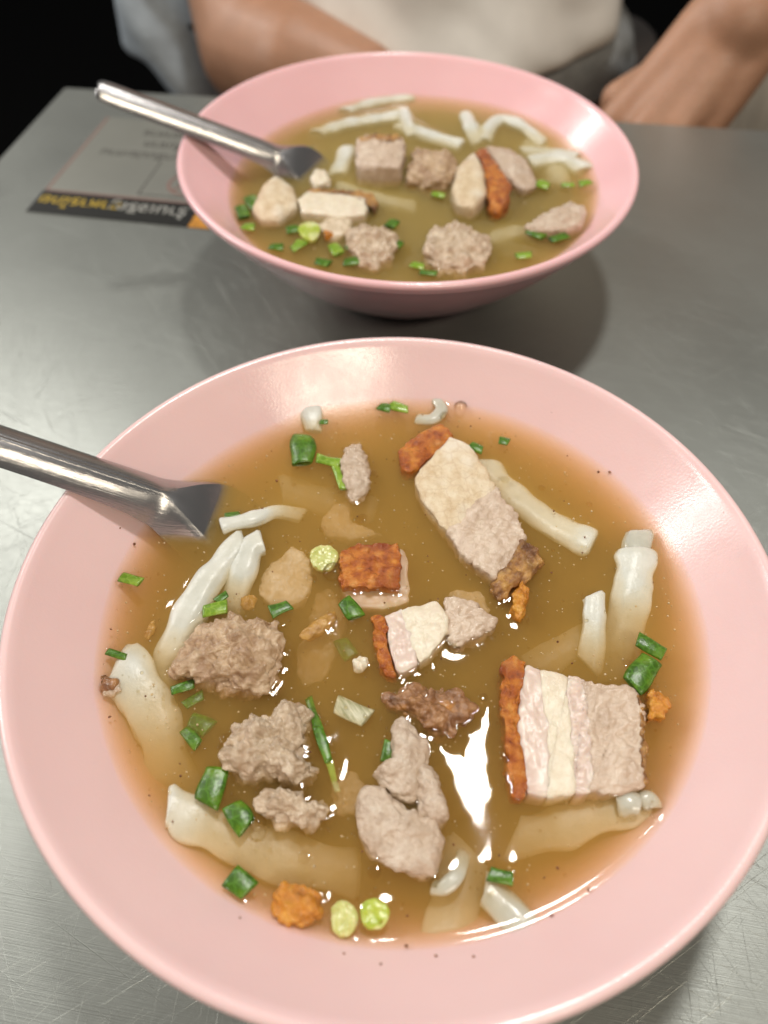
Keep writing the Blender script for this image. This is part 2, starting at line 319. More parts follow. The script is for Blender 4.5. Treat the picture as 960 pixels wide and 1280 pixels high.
# ------------------------------------------------------------------ food builders
FLOAT = {id(FB): [], id(RB): []}
def grid_mesh(Gd, closed_u=True, cap0=None, cap1=None):
    """Gd[M,N,3] rings -> verts, faces"""
    m, n = Gd.shape[:2]; V = Gd.reshape(-1, 3).tolist(); Fc = []
    for i in range(m - 1):
        for k in range(n if closed_u else n - 1):
            Fc.append((i * n + k, i * n + (k + 1) % n, (i + 1) * n + (k + 1) % n, (i + 1) * n + k))
    if cap0 is not None:
        c = len(V); V.append(list(cap0)); Fc += [(c, (k + 1) % n, k) for k in range(n)]
    if cap1 is not None:
        c = len(V); V.append(list(cap1)); b = (m - 1) * n; Fc += [(c, b + k, b + (k + 1) % n) for k in range(n)]
    return V, Fc
def lump(B, name, m, outline, dz, up, dn, n=2.5, res=(72, 30), nz=None, rnd=2, parent=None, floats=True, tilt=(0, 0), smooth_out=False, flare=1.0):
    """a solid whose plan outline at its waist is the polygon seen in the photograph"""
    if n >= 3 and B is FB: up *= .62
    z0 = B.zs + dz
    O = np.array([P(x, y, z0) for x, y in outline])
    O = catmull(O, res[0], True) if smooth_out else resample_closed(O, res[0], rnd)
    if n >= 4:                                     # hand cut, never quite straight
        for q in O:
            q[0] += .09 * noise.noise(Vector((q[0] * 1.9, q[1] * 1.9, 4))) + .03 * noise.noise(Vector((q[0] * 5, q[1] * 5, 8))); q[1] += .07 * noise.noise(Vector((q[0] * 1.9, q[1] * 1.9, 15)))
    a2 = 0.5 * np.sum(O[:, 0] * np.roll(O[:, 1], -1) - np.roll(O[:, 0], -1) * O[:, 1])
    if a2 < 0: O = O[::-1].copy()
    c = O.mean(0); K = res[1]
    pr = []
    t1 = .86; ka = int(K * .45); kb = K - ka
    for t in np.linspace(.05, t1, ka, endpoint=False): pr.append((t, (1 - t ** n) ** (1 / n)))
    p1 = math.asin(t1 ** (n / 2))
    for ph in np.linspace(p1, math.pi - p1, kb):
        cc = math.cos(ph); pr.append((math.sin(ph) ** (2 / n), math.copysign(abs(cc) ** (2 / n), cc)))
    for t in np.linspace(t1, .1, 6)[1:]: pr.append((t, -(1 - t ** n) ** (1 / n)))
    Gd = np.zeros((len(pr), res[0], 3))
    for i, (t, h) in enumerate(pr):
        Gd[i] = c + (O - c) * (t * (1 if h >= 0 else flare))
        Gd[i, :, 2] = z0 + (h * up if h > 0 else h * dn)
    top = np.array([c[0], c[1], z0 + up]); bot = np.array([c[0], c[1], z0 - dn])
    if nz:
        du = np.roll(Gd, -1, 1) - np.roll(Gd, 1, 1); dv = np.gradient(Gd, axis=0)
        nn = np.cross(dv, du); nn /= np.linalg.norm(nn, axis=2, keepdims=True) + 1e-9
        cen = Gd.mean((0, 1)); sgn = np.sign(np.sum(nn * (Gd - cen), axis=(0, 1, 2))) or 1
        seed = np.array([hash(name) % 97 * 0, c[0] * 3.1, c[1] * 1.7])
        for i in range(Gd.shape[0]):
            for k in range(Gd.shape[1]):
                Gd[i, k] += sgn * nn[i, k] * nz(Gd[i, k] + seed)
        top[2] = Gd[0, :, 2].mean(); top[:2] = Gd[0, :, :2].mean(0); bot[2] = Gd[-1, :, 2].mean()
    tl = lambda A: A[..., 0] * 0 + tilt[0] * (A[..., 0] - c[0]) + tilt[1] * (A[..., 1] - c[1])
    Gd[..., 2] += tl(Gd)
    V, Fc = grid_mesh(Gd, True, top, bot)
    Fc = [tuple(reversed(f)) for f in Fc]
    o = mesh(name, V, Fc, m, parent)
    if floats: FLOAT[id(B)].append((np.array(V), Fc))
    return o
SLANT = [0]
def tube(B, name, m, path, width, flat=.75, n=40, ring=20, hollow=0, wob=.04, parent=None, floats=True, taper=.12, twist=0, endround=True, lobe=0):
    """path: (px, py, dz) -> swept strip of noodle or scallion"""
    Pt = np.array([P(x, y, B.zs + z) for x, y, z in path]); Pt = catmull(Pt, n)
    T = np.gradient(Pt, axis=0); T /= np.linalg.norm(T, axis=1, keepdims=True)
    S = np.cross(T, [0, 0, 1.]); S /= np.linalg.norm(S, axis=1, keepdims=True); Nn = np.cross(S, T)
    scale = np.linalg.norm(P(path[0][0] + 10, path[0][1], B.zs) - P(path[0][0], path[0][1], B.zs)) / 10
    r = width * scale / 2
    s = np.linspace(0, 1, n)
    L = np.sum(np.linalg.norm(np.diff(Pt, axis=0), axis=1))
    R = np.ones(n)
    if endround:
        e = r * (.22 if lobe else .7) / L
        for i in range(n):
            d = min(s[i], 1 - s[i]) / max(e, 1e-6)
            if d < 1: R[i] = math.sqrt(max(.6 if lobe else .03, 1 - (1 - d) ** 2))
    rings = []
    sd = Pt[0][0] * 5
    for rad in ([1, hollow] if hollow else [1]):
        Gd = np.zeros((n, ring, 3))
        for i in range(n):
            wv_ = 1 + 1.6 * wob * 3 * noise.noise(Vector((s[i] * L * 1.3, sd, 0)))
            for k in range(ring):
                a = 2 * math.pi * k / ring + twist * s[i]
                rr = r * R[i] * rad * wv_ * (1 + lobe * (.55 * math.cos(2 * a + sd + 2.2 * s[i]) + .35 * math.cos(5 * a + sd * 2 + 1.5 * s[i]) + .22 * math.cos(9 * a + 3 * s[i]))) * (1 + wob * noise.noise(Vector((math.cos(a) * 1.2, math.sin(a) * 1.2 + sd, s[i] * L * 1.5))) * 2)
                Gd[i, k] = Pt[i] + S[i] * (rr * math.cos(a)) + Nn[i] * (rr * flat * math.sin(a))
                if hollow or lobe: Gd[i, k] += (1 if hollow else 2.2 * max(0, abs(2 * s[i] - 1) - .6) / .4) * T[i] * (r * .28 * math.sin(sd * 7 + (2.2 if s[i] > .5 else 0)) * math.cos(a) * abs(2 * s[i] - 1))
        rings.append(Gd)
    if not hollow:
        Gd = rings[0]
        if lobe:                                  # the rolled sheet's open ends
            ends = []
            for i, sg in ((0, 1), (n - 1, -1)):
                c_ = Gd[i].mean(0); ends.append([c_ + (Gd[i] - c_) * q + T[i] * (sg * r * dd) for q, dd in ((.80, .02), (.66, .30), (.30, .36))])
            Gd = np.concatenate([np.array(ends[0][::-1]), Gd, np.array(ends[1])])
        V, Fc = grid_mesh(Gd, True, Gd[0].mean(0), Gd[-1].mean(0))
    else:
        V, Fc = grid_mesh(rings[0]); V2, F2 = grid_mesh(rings[1]); b = len(V)
        Fc = Fc + [tuple(reversed([i + b for i in f])) for f in F2]; V = V + V2
        for k in range(ring):
            k2 = (k + 1) % ring
            Fc.append((k2, k, b + k, b + k2)); e0 = (n - 1) * ring
            Fc.append((e0 + k, e0 + k2, b + e0 + k2, b + e0 + k))
    o = mesh(name, V, Fc, m, parent)
    if floats: FLOAT[id(B)].append((np.array(V), Fc))
    return o
def ring_slice(B, name, m, px, py, rx, ry, dz, hgt, tiltv=(0, 0), floats=True):
    """cross slice of a scallion: concentric sleeves round a core"""
    c = P(px, py, B.zs + dz); ex = P(px + rx, py, B.zs + dz) - c; ey = P(px, py + ry, B.zs + dz) - c
    V, Fc = [], []; n = 36
    for ro, ri in ((1, .72), (.71, .42), (.41, 0.02)):
        prof = [(ro, -hgt / 2), (ro, hgt * .38), (ro - .05, hgt / 2), (ri + .04, hgt / 2 - .025 + .05 * (1 - ro)), (ri, hgt * .35), (ri, -hgt / 2)]
        b = len(V)
        for q, z in prof:
            for k in range(n):
                a = 2 * math.pi * k / n; w_ = 1 + .06 * math.sin(3 * a + px) + .04 * math.sin(2 * a + ro * 5)
                p = c + ex * (q * w_ * math.cos(a)) + ey * (q * w_ * math.sin(a)); p[2] += z + tiltv[0] * (p[0] - c[0]) + tiltv[1] * (p[1] - c[1]); V.append(p.tolist())
        for i in range(len(prof)):
            i2 = (i + 1) % len(prof)
            for k in range(n): Fc.append((b + i * n + k, b + i2 * n + k, b + i2 * n + (k + 1) % n, b + i * n + (k + 1) % n))
    o = mesh(name, V, Fc, m)
    if floats: FLOAT[id(B)].append((np.array(V), Fc))
    return o
# displacement characters (cm)
def nz_meat(p):  return .24 * fbm(p, 1.2, 2) + .26 * (.42 - vor(p, 2.0)) + .15 * (.4 - vor(p, 4.2)) + .09 * fbm(p, 6, 4)
def nz_soft(p):  return .10 * fbm(p, 1.7) + .055 * fbm(p, 5)
def nz_slab(p):  return .045 * fbm(p, 1.5) + .014 * fbm(p, 6)
def nz_fibre(p): return .05 * fbm(p, 2) + .13 * abs(noise.noise(Vector((p[0] * 3.0 + p[1] * 1.6, p[1] * 5.2 - p[0] * 1.6, p[2] * 3)))) + .05 * noise.noise(Vector((p[0] * 6, p[1] * 10, p[2] * 6))) - .02
def nz_slice(p): return .03 * fbm(p, 3) + .03 * (.4 - vor(p, 6))
def nz_rind(p):  return .08 * fbm(p, 3) + .10 * (.4 - vor(p, 5.5))
def nz_crisp(p): return .10 * fbm(p, 3) + .12 * (.4 - vor(p, 5))

# ------------------------------------------------------------------ front bowl: roast pork belly
B = FB
def pork(pt, label, group='roast pork belly pieces'):
    c = P(pt[0], pt[1], B.zs - .6); return empty('pork_belly_slice', c, label, 'pork slice', group)
r = pork((715, 915), 'thick layered pork belly slice with red brown crackling along its left edge')
lump(B, 'crackling', M['rind'], [(624, 829), (640, 822), (659, 830), (649, 860), (649, 916), (659, 997), (639, 1000), (632, 947), (627, 885)], .04, .30, .9, 4, (84, 34), nz_rind, 2, r)
lump(B, 'fat_layer', M['fat'], [(656, 832), (679, 838), (679, 885), (687, 910), (685, 998), (657, 996), (647, 916), (647, 863)], .04, .26, .9, 7, (84, 34), nz_slab, 1, r)
lump(B, 'white_fat_layer', M['white_fat'], [(676, 838), (709, 847), (711, 885), (715, 935), (719, 996), (683, 999), (685, 910), (677, 885)], .04, .30, .9, 7, (84, 34), nz_slab, 1, r)
lump(B, 'pink_fat_layer', M['fat'], [(707, 844), (729, 852), (735, 900), (739, 995), (717, 997), (713, 935), (709, 885)], .04, .24, .9, 7, (84, 34), nz_fibre, 1, r)
lump(B, 'lean_layer', M['lean'], [(726, 852), (761, 860), (798, 863), (804, 900), (805, 947), (801, 988), (767, 992), (737, 994), (733, 900)], .04, .27, .9, 6, (120, 44), nz_fibre, 1, r)
lump(B, 'seared_edge', M['char'], [(797, 865), (804, 880), (808, 940), (806, 987), (800, 986), (801, 930)], .10, .2, .8, 5, (60, 24), nz_rind, 1, r)
r = pork((600, 640), 'long pale pork belly slice lying slantwise at the top of the front bowl')
lump(B, 'crackling', M['rind'], [(497, 570), (505, 555), (525, 545), (550, 530), (563, 538), (564, 548), (542, 572), (515, 592), (501, 588)], .08, .28, .7, 3.5, (84, 34), nz_rind, 2, r)
lump(B, 'fat_layer', M['lean_cream'], [(562, 547), (582, 556), (603, 582), (622, 612), (597, 632), (565, 668), (553, 662), (535, 640), (515, 600), (540, 572)], .08, .30, .7, 5, (110, 40), nz_slab, 2, r)
lump(B, 'lean_layer', M['lean'], [(620, 609), (645, 648), (657, 675), (641, 702), (618, 728), (600, 712), (575, 690), (558, 666), (590, 632)], .08, .28, .7, 5, (110, 40), nz_fibre, 2, r)
lump(B, 'roasted_edge', M['char'], [(652, 675), (672, 686), (680, 703), (661, 725), (641, 743), (624, 752), (612, 738), (620, 722), (640, 698)], .05, .26, .6, 2.5, (84, 34), nz_crisp, 2, r)
lump(B, 'crisp_tip', M['crisp'], [(652, 724), (661, 738), (659, 768), (648, 778), (638, 768), (642, 742)], .08, .30, .4, 2.5, (64, 26), nz_crisp, 2, r)
r = pork((465, 712), 'square piece of pork belly with orange crackling facing up, left of the long slice')
lump(B, 'crackling', M['rind'], [(425, 690), (440, 683), (497, 680), (499, 695), (500, 735), (470, 737), (427, 735)], .06, .20, .25, 7, (90, 34), nz_rind, 1, r)
lump(B, 'fat_layer', M['fat'], [(428, 690), (499, 688), (511, 700), (511, 752), (481, 761), (438, 757), (428, 736)], -.22, .12, .8, 6, (84, 30), nz_slab, 1, r, tilt=(0, .05))
r = pork((545, 795), 'split pork belly slice with narrow crackling strip, in the middle of the front bowl')
lump(B, 'crackling', M['rind'], [(464, 773), (473, 768), (481, 780), (491, 830), (496, 846), (487, 850), (475, 838), (467, 802)], .06, .24, .6, 4, (76, 30), nz_rind, 2, r)
lump(B, 'fat_layer', M['fat'], [(480, 772), (503, 763), (517, 800), (522, 834), (500, 843), (493, 838)], .06, .20, .6, 6, (76, 30), nz_slab, 1, r)
lump(B, 'white_fat_layer', M['white_fat'], [(500, 765), (545, 752), (557, 765), (561, 790), (551, 808), (525, 832), (514, 813)], .06, .24, .6, 5, (96, 34), nz_slab, 2, r)
lump(B, 'lean_layer', M['lean'], [(555, 748), (590, 752), (622, 776), (615, 788), (590, 800), (566, 810), (557, 790)], .0, .24, .6, 3.5, (96, 34), nz_fibre, 2, r)
lump(B, 'sunken_flap', M['submerged'], [(560, 742), (600, 738), (615, 760), (610, 780), (575, 770)], -.42, .15, .4, 3, (60, 24), nz_soft, 2, r, floats=False)
# meatballs, loose meat
def thing(o, label, cat, group=None): return tag(o, label, cat, group)
MG = 'minced pork balls in the soup'
thing(lump(B, 'meatball', M['meatball'], [(216, 841), (228, 806), (257, 780), (295, 770), (324, 777), (347, 774), (353, 803), (355, 827), (347, 856), (324, 870), (307, 872), (283, 866), (257, 856), (237, 844)], .0, .62, 1.1, 2.5, (150, 70), nz_meat, 3), 'large pinkish brown minced pork ball below the end of the metal spoon', 'meatball', MG)
thing(lump(B, 'meatball', M['meatball_pale'], [(273, 939), (289, 907), (314, 895), (339, 886), (364, 878), (384, 892), (388, 923), (386, 951), (402, 964), (392, 976), (370, 982), (345, 973), (314, 976), (292, 967), (276, 954)], .0, .58, 1.0, 2.5, (150, 70), nz_meat, 3), 'crumbly pale minced pork ball left of the long thin green scallion', 'meatball', MG)
thing(lump(B, 'meatball', M['meatball_pale'], [(320, 1007), (332, 992), (351, 978), (367, 986), (379, 998), (407, 1004), (411, 1014), (392, 1029), (364, 1034), (339, 1029), (323, 1020)], .0, .38, .7, 2.3, (120, 50), nz_meat, 3), 'small crumb of minced pork just under the crumbly pale meatball', 'meatball', MG)
thing(lump(B, 'meatball', M['meatball_brown'], [(479, 872), (502, 860), (526, 856), (555, 857), (578, 866), (592, 884), (581, 904), (567, 920), (537, 919), (517, 904), (494, 890)], -.04, .24, .8, 2.2, (130, 54), nz_meat, 3), 'dark brown fried meat lump in the middle of the front soup', 'meatball', MG)
r = empty('boiled_pork_slice', P(505, 1010, B.zs - .6), 'folded grey slice of boiled lean pork near the bottom of the front bowl', 'pork slice')
lump(B, 'lower_fold', M['lean_grey'], [(444, 1003), (456, 982), (479, 984), (502, 1010), (526, 1016), (552, 1022), (555, 1056), (543, 1097), (520, 1100), (491, 1085), (465, 1070), (447, 1041)], -.02, .34, .8, 2.6, (120, 50), nz_soft, 3, r)
lump(B, 'upper_fold', M['lean_grey'], [(494, 904), (505, 901), (532, 930), (537, 957), (524, 990), (517, 1005), (497, 1002), (479, 985), (465, 968), (491, 956), (491, 927)], .02, .36, .8, 2.6, (120, 50), nz_soft, 3, r)
lump(B, 'side_fold', M['lean_grey'], [(524, 958), (543, 962), (556, 1003), (562, 1024), (545, 1034), (526, 1022), (518, 995)], .04, .40, .8, 2.3, (84, 40), nz_soft, 3, r)
thing(lump(B, 'pork_scrap', M['lean_grey'], [(430, 560), (450, 555), (460, 575), (463, 600), (456, 622), (440, 630), (430, 612), (425, 585)], .0, .26, .5, 2.4, (90, 36), nz_crisp, 3), 'small scrap of boiled pork beside green scallion at top of the front soup', 'meat scrap')
thing(lump(B, 'pork_scrap', M['submerged'], [(322, 738), (338, 705), (365, 683), (386, 700), (391, 730), (372, 756), (338, 762)], -.34, .12, .6, 2.4, (84, 30), nz_soft, 3, floats=False), 'smooth pale pork piece under the broth, left of the square crackling', 'meat scrap')
thing(lump(B, 'pork_scrap', M['submerged'], [(400, 655), (418, 632), (440, 625), (438, 650), (452, 662), (480, 668), (440, 676), (408, 672)], -.55, .12, .4, 2.4, (84, 30), nz_soft, 3, floats=False), 'sunken pork shred below the small scrap of boiled pork', 'meat scrap')
thing(lump(B, 'pork_scrap', M['submerged'], [(392, 745), (412, 735), (432, 760), (428, 800), (405, 850), (378, 858), (368, 828), (384, 790)], -.75, .12, .4, 2.4, (84, 30), nz_soft, 3, floats=False), 'sunken pale pork piece right of the large pinkish meatball', 'meat scrap')
thing(lump(B, 'pork_scrap', M['submerged'], [(412, 980), (440, 962), (455, 985), (450, 1015), (420, 1018)], -.55, .12, .4, 2.4, (60, 26), nz_soft, 3, floats=False), 'sunken pork piece left of the folded grey slice', 'meat scrap')
thing(lump(B, 'crackling_crumb', M['crisp'], [(335, 1120), (350, 1108), (375, 1103), (400, 1115), (404, 1140), (386, 1160), (360, 1158), (340, 1143)], -.03, .20, .4, 2.2, (110, 44), nz_crisp, 2), 'orange crackling crumb at the lower rim of the front soup', 'crumb', 'crisp crumbs')
thing(lump(B, 'crackling_crumb', M['crisp'], [(803, 870), (815, 861), (834, 873), (836, 885), (828, 899), (809, 903)], .0, .28, .4, 2.2, (84, 34), nz_crisp, 2), 'golden crisp crumb against the right side of the layered slice', 'crumb', 'crisp crumbs')
thing(lump(B, 'fried_garlic', M['garlic'], [(373, 795), (392, 775), (418, 762), (421, 772), (404, 790), (385, 803)], -.10, .12, .2, 2.2, (60, 24), nz_soft, 2), 'tan fried garlic flake between the large meatball and the split slice', 'garlic flake')
thing(lump(B, 'fried_garlic', M['garlic'], [(300, 748), (312, 740), (322, 748), (318, 760), (304, 762)], -.25, .10, .2, 2.2, (50, 22), nz_soft, 2, floats=False), 'small brown fried garlic bit above the large meatball', 'garlic flake')
thing(lump(B, 'fried_garlic', M['garlic'], [(181, 797), (188, 778), (195, 772), (194, 784), (186, 800)], -.12, .06, .1, 2.2, (40, 18), nz_soft, 2, floats=False), 'thin tan sliver in the clear broth at the left', 'garlic flake')
thing(lump(B, 'pork_scrap', M['meatball_brown'], [(122, 852), (128, 840), (138, 846), (140, 856), (128, 862)], .04, .10, .2, 2.2, (50, 22), nz_meat, 2), 'tiny dark brown crumb stuck at the left waterline', 'meat scrap')
thing(lump(B, 'pork_scrap', M['lean_grey'], [(128, 860), (146, 850), (152, 864), (140, 872), (128, 870)], .0, .12, .2, 2.2, (50, 22), nz_soft, 2), 'pale meat crumb at the left waterline under a dark crumb', 'meat scrap')
thing(lump(B, 'pork_scrap', M['lean_grey'], [(722, 1212), (728, 1203), (738, 1204), (741, 1214), (733, 1225), (724, 1224)], .62, .08, .10, 2.2, (50, 22), nz_soft, 2, floats=False), 'grey crumb stuck on the lower right inner wall', 'meat scrap')

# rice noodles of the front bowl
NG = 'rolled rice noodles'
def noodle(path, w_, label, m='noodle', flat=.75, floats=True, ring=36, n=56, **k):
    flat *= .8; path = [(x, y, z - w_ * (.0108 * flat * .85 if B is FB else .0205 * flat * 1.0)) for x, y, z in path]
    return tag(tube(B, 'rice_noodle', M[m], path, w_, flat, n, ring, floats=floats, wob=.06, lobe=.07, **k), label, 'noodle', NG)
noodle([(306, 678, .10), (278, 706, .14), (252, 740, .12), (226, 790, -.02), (205, 840, -.40), (192, 880, -.9)], 38, 'long white rolled noodle running down from the spoon to the large meatball')
noodle([(328, 676, .10), (312, 688, .14), (303, 715, .06), (292, 750, -.30), (280, 780, -.7)], 34, 'white noodle stub curled beside the long noodle under the spoon')
noodle([(276, 658, .10), (298, 653, .14), (322, 647, .10), (345, 640, -.1), (380, 645, -.5)], 22, 'thin white noodle touching the tip of the spoon')
noodle([(146, 832, .0), (168, 855, -.02), (186, 885, -.2), (203, 925, -.4), (215, 985, -.9)], 60, 'broad milky noodle along the left side of the front soup', flat=.4)
noodle([(210, 1006, .03), (238, 1022, -.08), (290, 1048, -.3), (360, 1074, -.45), (450, 1092, -.75)], 54, 'broad noodle sunk along the lower left of the front soup', flat=.45)
noodle([(600, 578, -.2), (640, 618, -.2), (690, 655, -.17), (742, 680, -.08)], 40, 'straight noodle just under the surface right of the long pork slice', flat=.5)
noodle([(796, 688, .10), (794, 715, .10), (788, 750, -.05), (778, 800, -.45), (770, 850, -.9)], 46, 'wide white noodle standing near the right wall of the front bowl', flat=.6)
noodle([(800, 666, .06), (796, 680, .10), (792, 705, .02)], 34, 'short clear noodle end on top of the wide right noodle', 'noodle_clear', .6, n=26)
noodle([(742, 744, .10), (743, 765, .08), (742, 790, -.05), (736, 835, -.45)], 30, 'ragged pale noodle strip left of the wide right noodle', flat=.7)
noodle([(606, 1108, -.08), (630, 1134, .0), (658, 1162, .04)], 42, 'translucent noodle end at the bottom waterline', 'noodle_clear', .6, n=30)
noodle([(540, 1110, -.05), (556, 1108, .06), (572, 1092, .06), (580, 1066, -.2)], 20, 'thin curled noodle below the folded grey pork', 'noodle_clear', .7)
noodle([(640, 1048, -.6), (700, 1035, -.45), (760, 1015, -.3), (800, 998, -.15)], 52, 'sunken noodle passing under the layered pork slice', flat=.45, floats=False)
noodle([(386, 502, .05), (389, 518, .06), (393, 540, -.1)], 24, 'short white noodle tip near the far rim of the front bowl', 'noodle', .6, n=26)
noodle([(520, 524, -.04), (540, 524, .04), (552, 512, .06), (546, 500, .04)], 15, 'small hooked noodle by the far rim of the front bowl', 'noodle_clear', .7, n=26)
noodle([(772, 1010, .0), (786, 1004, .08), (800, 1006, .05)], 30, 'left of two clear noodle lumps under the layered slice', 'noodle_clear', .8, n=26)
noodle([(800, 1006, .02), (810, 1000, .08), (818, 1010, .0)], 26, 'right of two clear noodle lumps under the layered slice', 'noodle_clear', .8, n=26)
noodle([(350, 610, -.7), (400, 625, -.8), (470, 640, -.9)], 44, 'faint noodle deep under the upper left broth', flat=.5, floats=False)
noodle([(655, 845, -.8), (700, 815, -.65), (745, 790, -.6)], 46, 'faint noodle deep under the broth above the layered slice', flat=.5, floats=False)
noodle([(560, 1170, -.35), (570, 1120, -.5), (585, 1060, -.6)], 60, 'faint broad noodle deep below the bottom glare', flat=.4, floats=False)

# scallions of the front bowl
SG = 'chopped scallion pieces'
def scal(p0, p1, w_, label, m='green', z0=.04, z1=.04, flat=.32, floats=True, bend=0):
    (x0, y0), (x1, y1) = p0, p1
    mid = ((x0 + x1) / 2 + bend * (y1 - y0), (y0 + y1) / 2 - bend * (x1 - x0), (z0 + z1) / 2 + .02)
    return tag(tube(B, 'scallion_piece', M[m], [(x0, y0, z0), mid, (x1, y1, z1)], w_, flat, 12, 16, hollow=.84, wob=.10, floats=floats, endround=False), label, 'scallion', SG)
scal((380, 546), (378, 580), 26, 'dark green scallion tube at the far left of the front soup')
scal((396, 572), (426, 580), 17, 'green scallion lying against the small boiled pork scrap', 'green_mid')
scal((418, 578), (429, 612), 10, 'narrow green scallion strip hanging down the boiled pork scrap', 'green_mid')
scal((474, 508), (488, 511), 14, 'left of two green bits at the far rim of the front soup')
scal((488, 506), (510, 512), 13, 'right of two green bits at the far rim of the front soup', 'green_mid')
scal((588, 556), (603, 563), 14, 'green bit to the left of the white glare at the top right')
scal((624, 550), (636, 553), 13, 'green bit to the right of the white glare at the top right')
scal((400, 527), (410, 527), 9, 'tiny green bit beside the short noodle tip at the far rim')
scal((281, 646), (300, 642), 10, 'dark green bit between spoon tip and thin noodle', z0=.0, z1=.0)
scal((151, 721), (176, 728), 16, 'lone yellow green scallion in the clear broth near the left wall', 'green_mid')
scal((254, 764), (284, 758), 18, 'bright scallion tube on the long white noodle', 'green_mid')
scal((270, 752), (284, 742), 12, 'dark scallion end behind the bright tube on the long noodle')
scal((338, 766), (362, 756), 20, 'dark green scallion touching the top of the large meatball')
scal((134, 814), (158, 822), 9, 'slim dark green scallion near the left waterline')
scal((214, 864), (243, 854), 13, 'green scallion at the lower left edge of the large meatball')
scal((230, 882), (254, 868), 17, 'sunken dark scallion below the large meatball', z0=-.15, z1=-.15, floats=False)
scal((238, 900), (262, 912), 22, 'dark scallion ring half hidden in broth left of the crumbly meatball', z0=-.25, z1=-.25, floats=False)
scal((230, 912), (248, 932), 14, 'green scallion strip beside the broad left noodle', z0=-.1, z1=-.05, floats=False)
scal((272, 960), (258, 1006), 32, 'largest dark green scallion tube, below left of the crumbly meatball')
scal((290, 1006), (308, 1036), 26, 'short dark green tube beside the small crumb of minced pork')
scal((386, 872), (398, 912), 11, 'upper part of long thin green leaf by the crumbly meatball', z0=-.1, z1=.08)
scal((396, 908), (411, 952), 12, 'long thin green leaf strip running down the crumbly meatball', z0=.08, z1=.1)
scal((411, 950), (422, 990), 8, 'yellowing tail of the long thin green leaf', 'green_lime', z0=.04, z1=-.2)
scal((430, 750), (446, 772), 20, 'dark green tube right below the square crackling piece')
scal((425, 800), (440, 822), 20, 'dark scallion sunk left of the split slice', z0=-.4, z1=-.4, floats=False)
scal((486, 926), (482, 952), 13, 'dark green bit beside the top of the folded grey pork', z0=.05, z1=.0)
scal((797, 798), (830, 818), 20, 'olive scallion tube pointing at the right wall', 'green', z0=.12, z1=.08)
scal((815, 824), (790, 858), 26, 'dark glossy scallion tube on the corner of the layered slice', z0=.12, z1=.1)
scal((611, 1092), (641, 1098), 18, 'flat green scallion square above the bottom glare')
scal((288, 1094), (312, 1114), 26, 'dark green scallion square at the lower left waterline')
tag(lump(B, 'scallion_slice', M['green_pale'], [(424, 698), (419, 708), (411, 714), (399, 714), (391, 708), (386, 698), (388, 688), (399, 682), (411, 682), (421, 688)], -.02, .14, .2, 3, (60, 26), nz_slice, 2), 'pale yellow scallion slice beside the square crackling piece', 'scallion', SG)
tag(lump(B, 'scallion_slice', M['green_pale'], [(449, 1149), (443, 1163), (436, 1172), (424, 1172), (416, 1163), (413, 1149), (414, 1135), (425, 1126), (435, 1126), (445, 1135)], -.02, .14, .2, 3, (60, 26), nz_slice, 2), 'pale cream scallion slice at the bottom of the front soup', 'scallion', SG)
tag(lump(B, 'scallion_slice', M['green_lime'], [(487, 1143), (482, 1155), (474, 1163), (462, 1163), (454, 1155), (449, 1143), (451, 1131), (462, 1123), (474, 1123), (484, 1131)], -.02, .14, .2, 3, (60, 26), nz_slice, 2), 'lime yellow scallion slice at the bottom of the front soup', 'scallion', SG)
scal((420, 880), (460, 898), 24, 'white striped scallion stalk left of the brown meat lump', 'leek', z0=-.12, z1=-.05, flat=.3)
tag(lump(B, 'garlic_dice', M['white_fat'], [(442, 825), (450, 819), (460, 822), (458, 833), (446, 837)], .02, .12, .15, 3, (44, 20), nz_soft, 2), 'tiny white dice left of the split pork slice', 'garlic dice')

# ------------------------------------------------------------------ rear bowl contents
B = RB
r = pork((475, 200), 'cube of pork standing at the back of the rear soup')
lump(B, 'meat', M['lean'], [(446, 182), (472, 178), (505, 181), (505, 205), (500, 220), (470, 221), (446, 218)], .25, .50, .7, 6, (70, 30), nz_fibre, 1, r)
lump(B, 'browned_skin', M['char'], [(450, 171), (475, 168), (500, 170), (502, 176), (475, 179), (450, 178)], .72, .07, .12, 4, (50, 20), nz_rind, 1, r)
r = pork((600, 235), 'pork belly chunk with dark red crackling on its right, in the rear bowl')
lump(B, 'fat_layer', M['lean_cream'], [(572, 215), (592, 195), (605, 220), (608, 250), (590, 268), (570, 262), (563, 245)], .2, .45, .7, 3.5, (70, 30), nz_slab, 2, r)
lump(B, 'crackling', M['rind'], [(592, 195), (603, 188), (620, 210), (638, 235), (636, 260), (622, 270), (610, 262), (606, 225)], .2, .45, .7, 3, (70, 30), nz_crisp, 2, r)
r = pork((418, 258), 'flat strip of white pork belly with brown end, front left of the rear soup')
lump(B, 'white_fat_layer', M['white_fat'], [(374, 252), (385, 243), (430, 246), (460, 252), (457, 272), (430, 276), (376, 269)], .1, .22, .5, 5, (70, 30), nz_slab, 1, r)
lump(B, 'crackling', M['char'], [(380, 240), (430, 240), (466, 244), (475, 255), (468, 266), (460, 252), (430, 245), (385, 245)], .1, .20, .5, 3, (60, 26), nz_crisp, 1, r)
thing(lump(B, 'meatball', M['meatball'], [(506, 215), (520, 196), (545, 193), (570, 200), (577, 220), (560, 236), (530, 239), (508, 231)], .0, .55, .8, 2.4, (100, 46), nz_meat, 2), 'grey meatball between the pork cube and the crackling chunk, rear bowl', 'meatball', MG)
thing(lump(B, 'meatball', M['meatball_pale'], [(432, 297), (447, 287), (480, 287), (498, 302), (490, 326), (465, 336), (440, 326)], .0, .5, .8, 2.4, (100, 46), nz_meat, 2), 'crumbly grey meatball at the front left of the rear soup', 'meatball', MG)
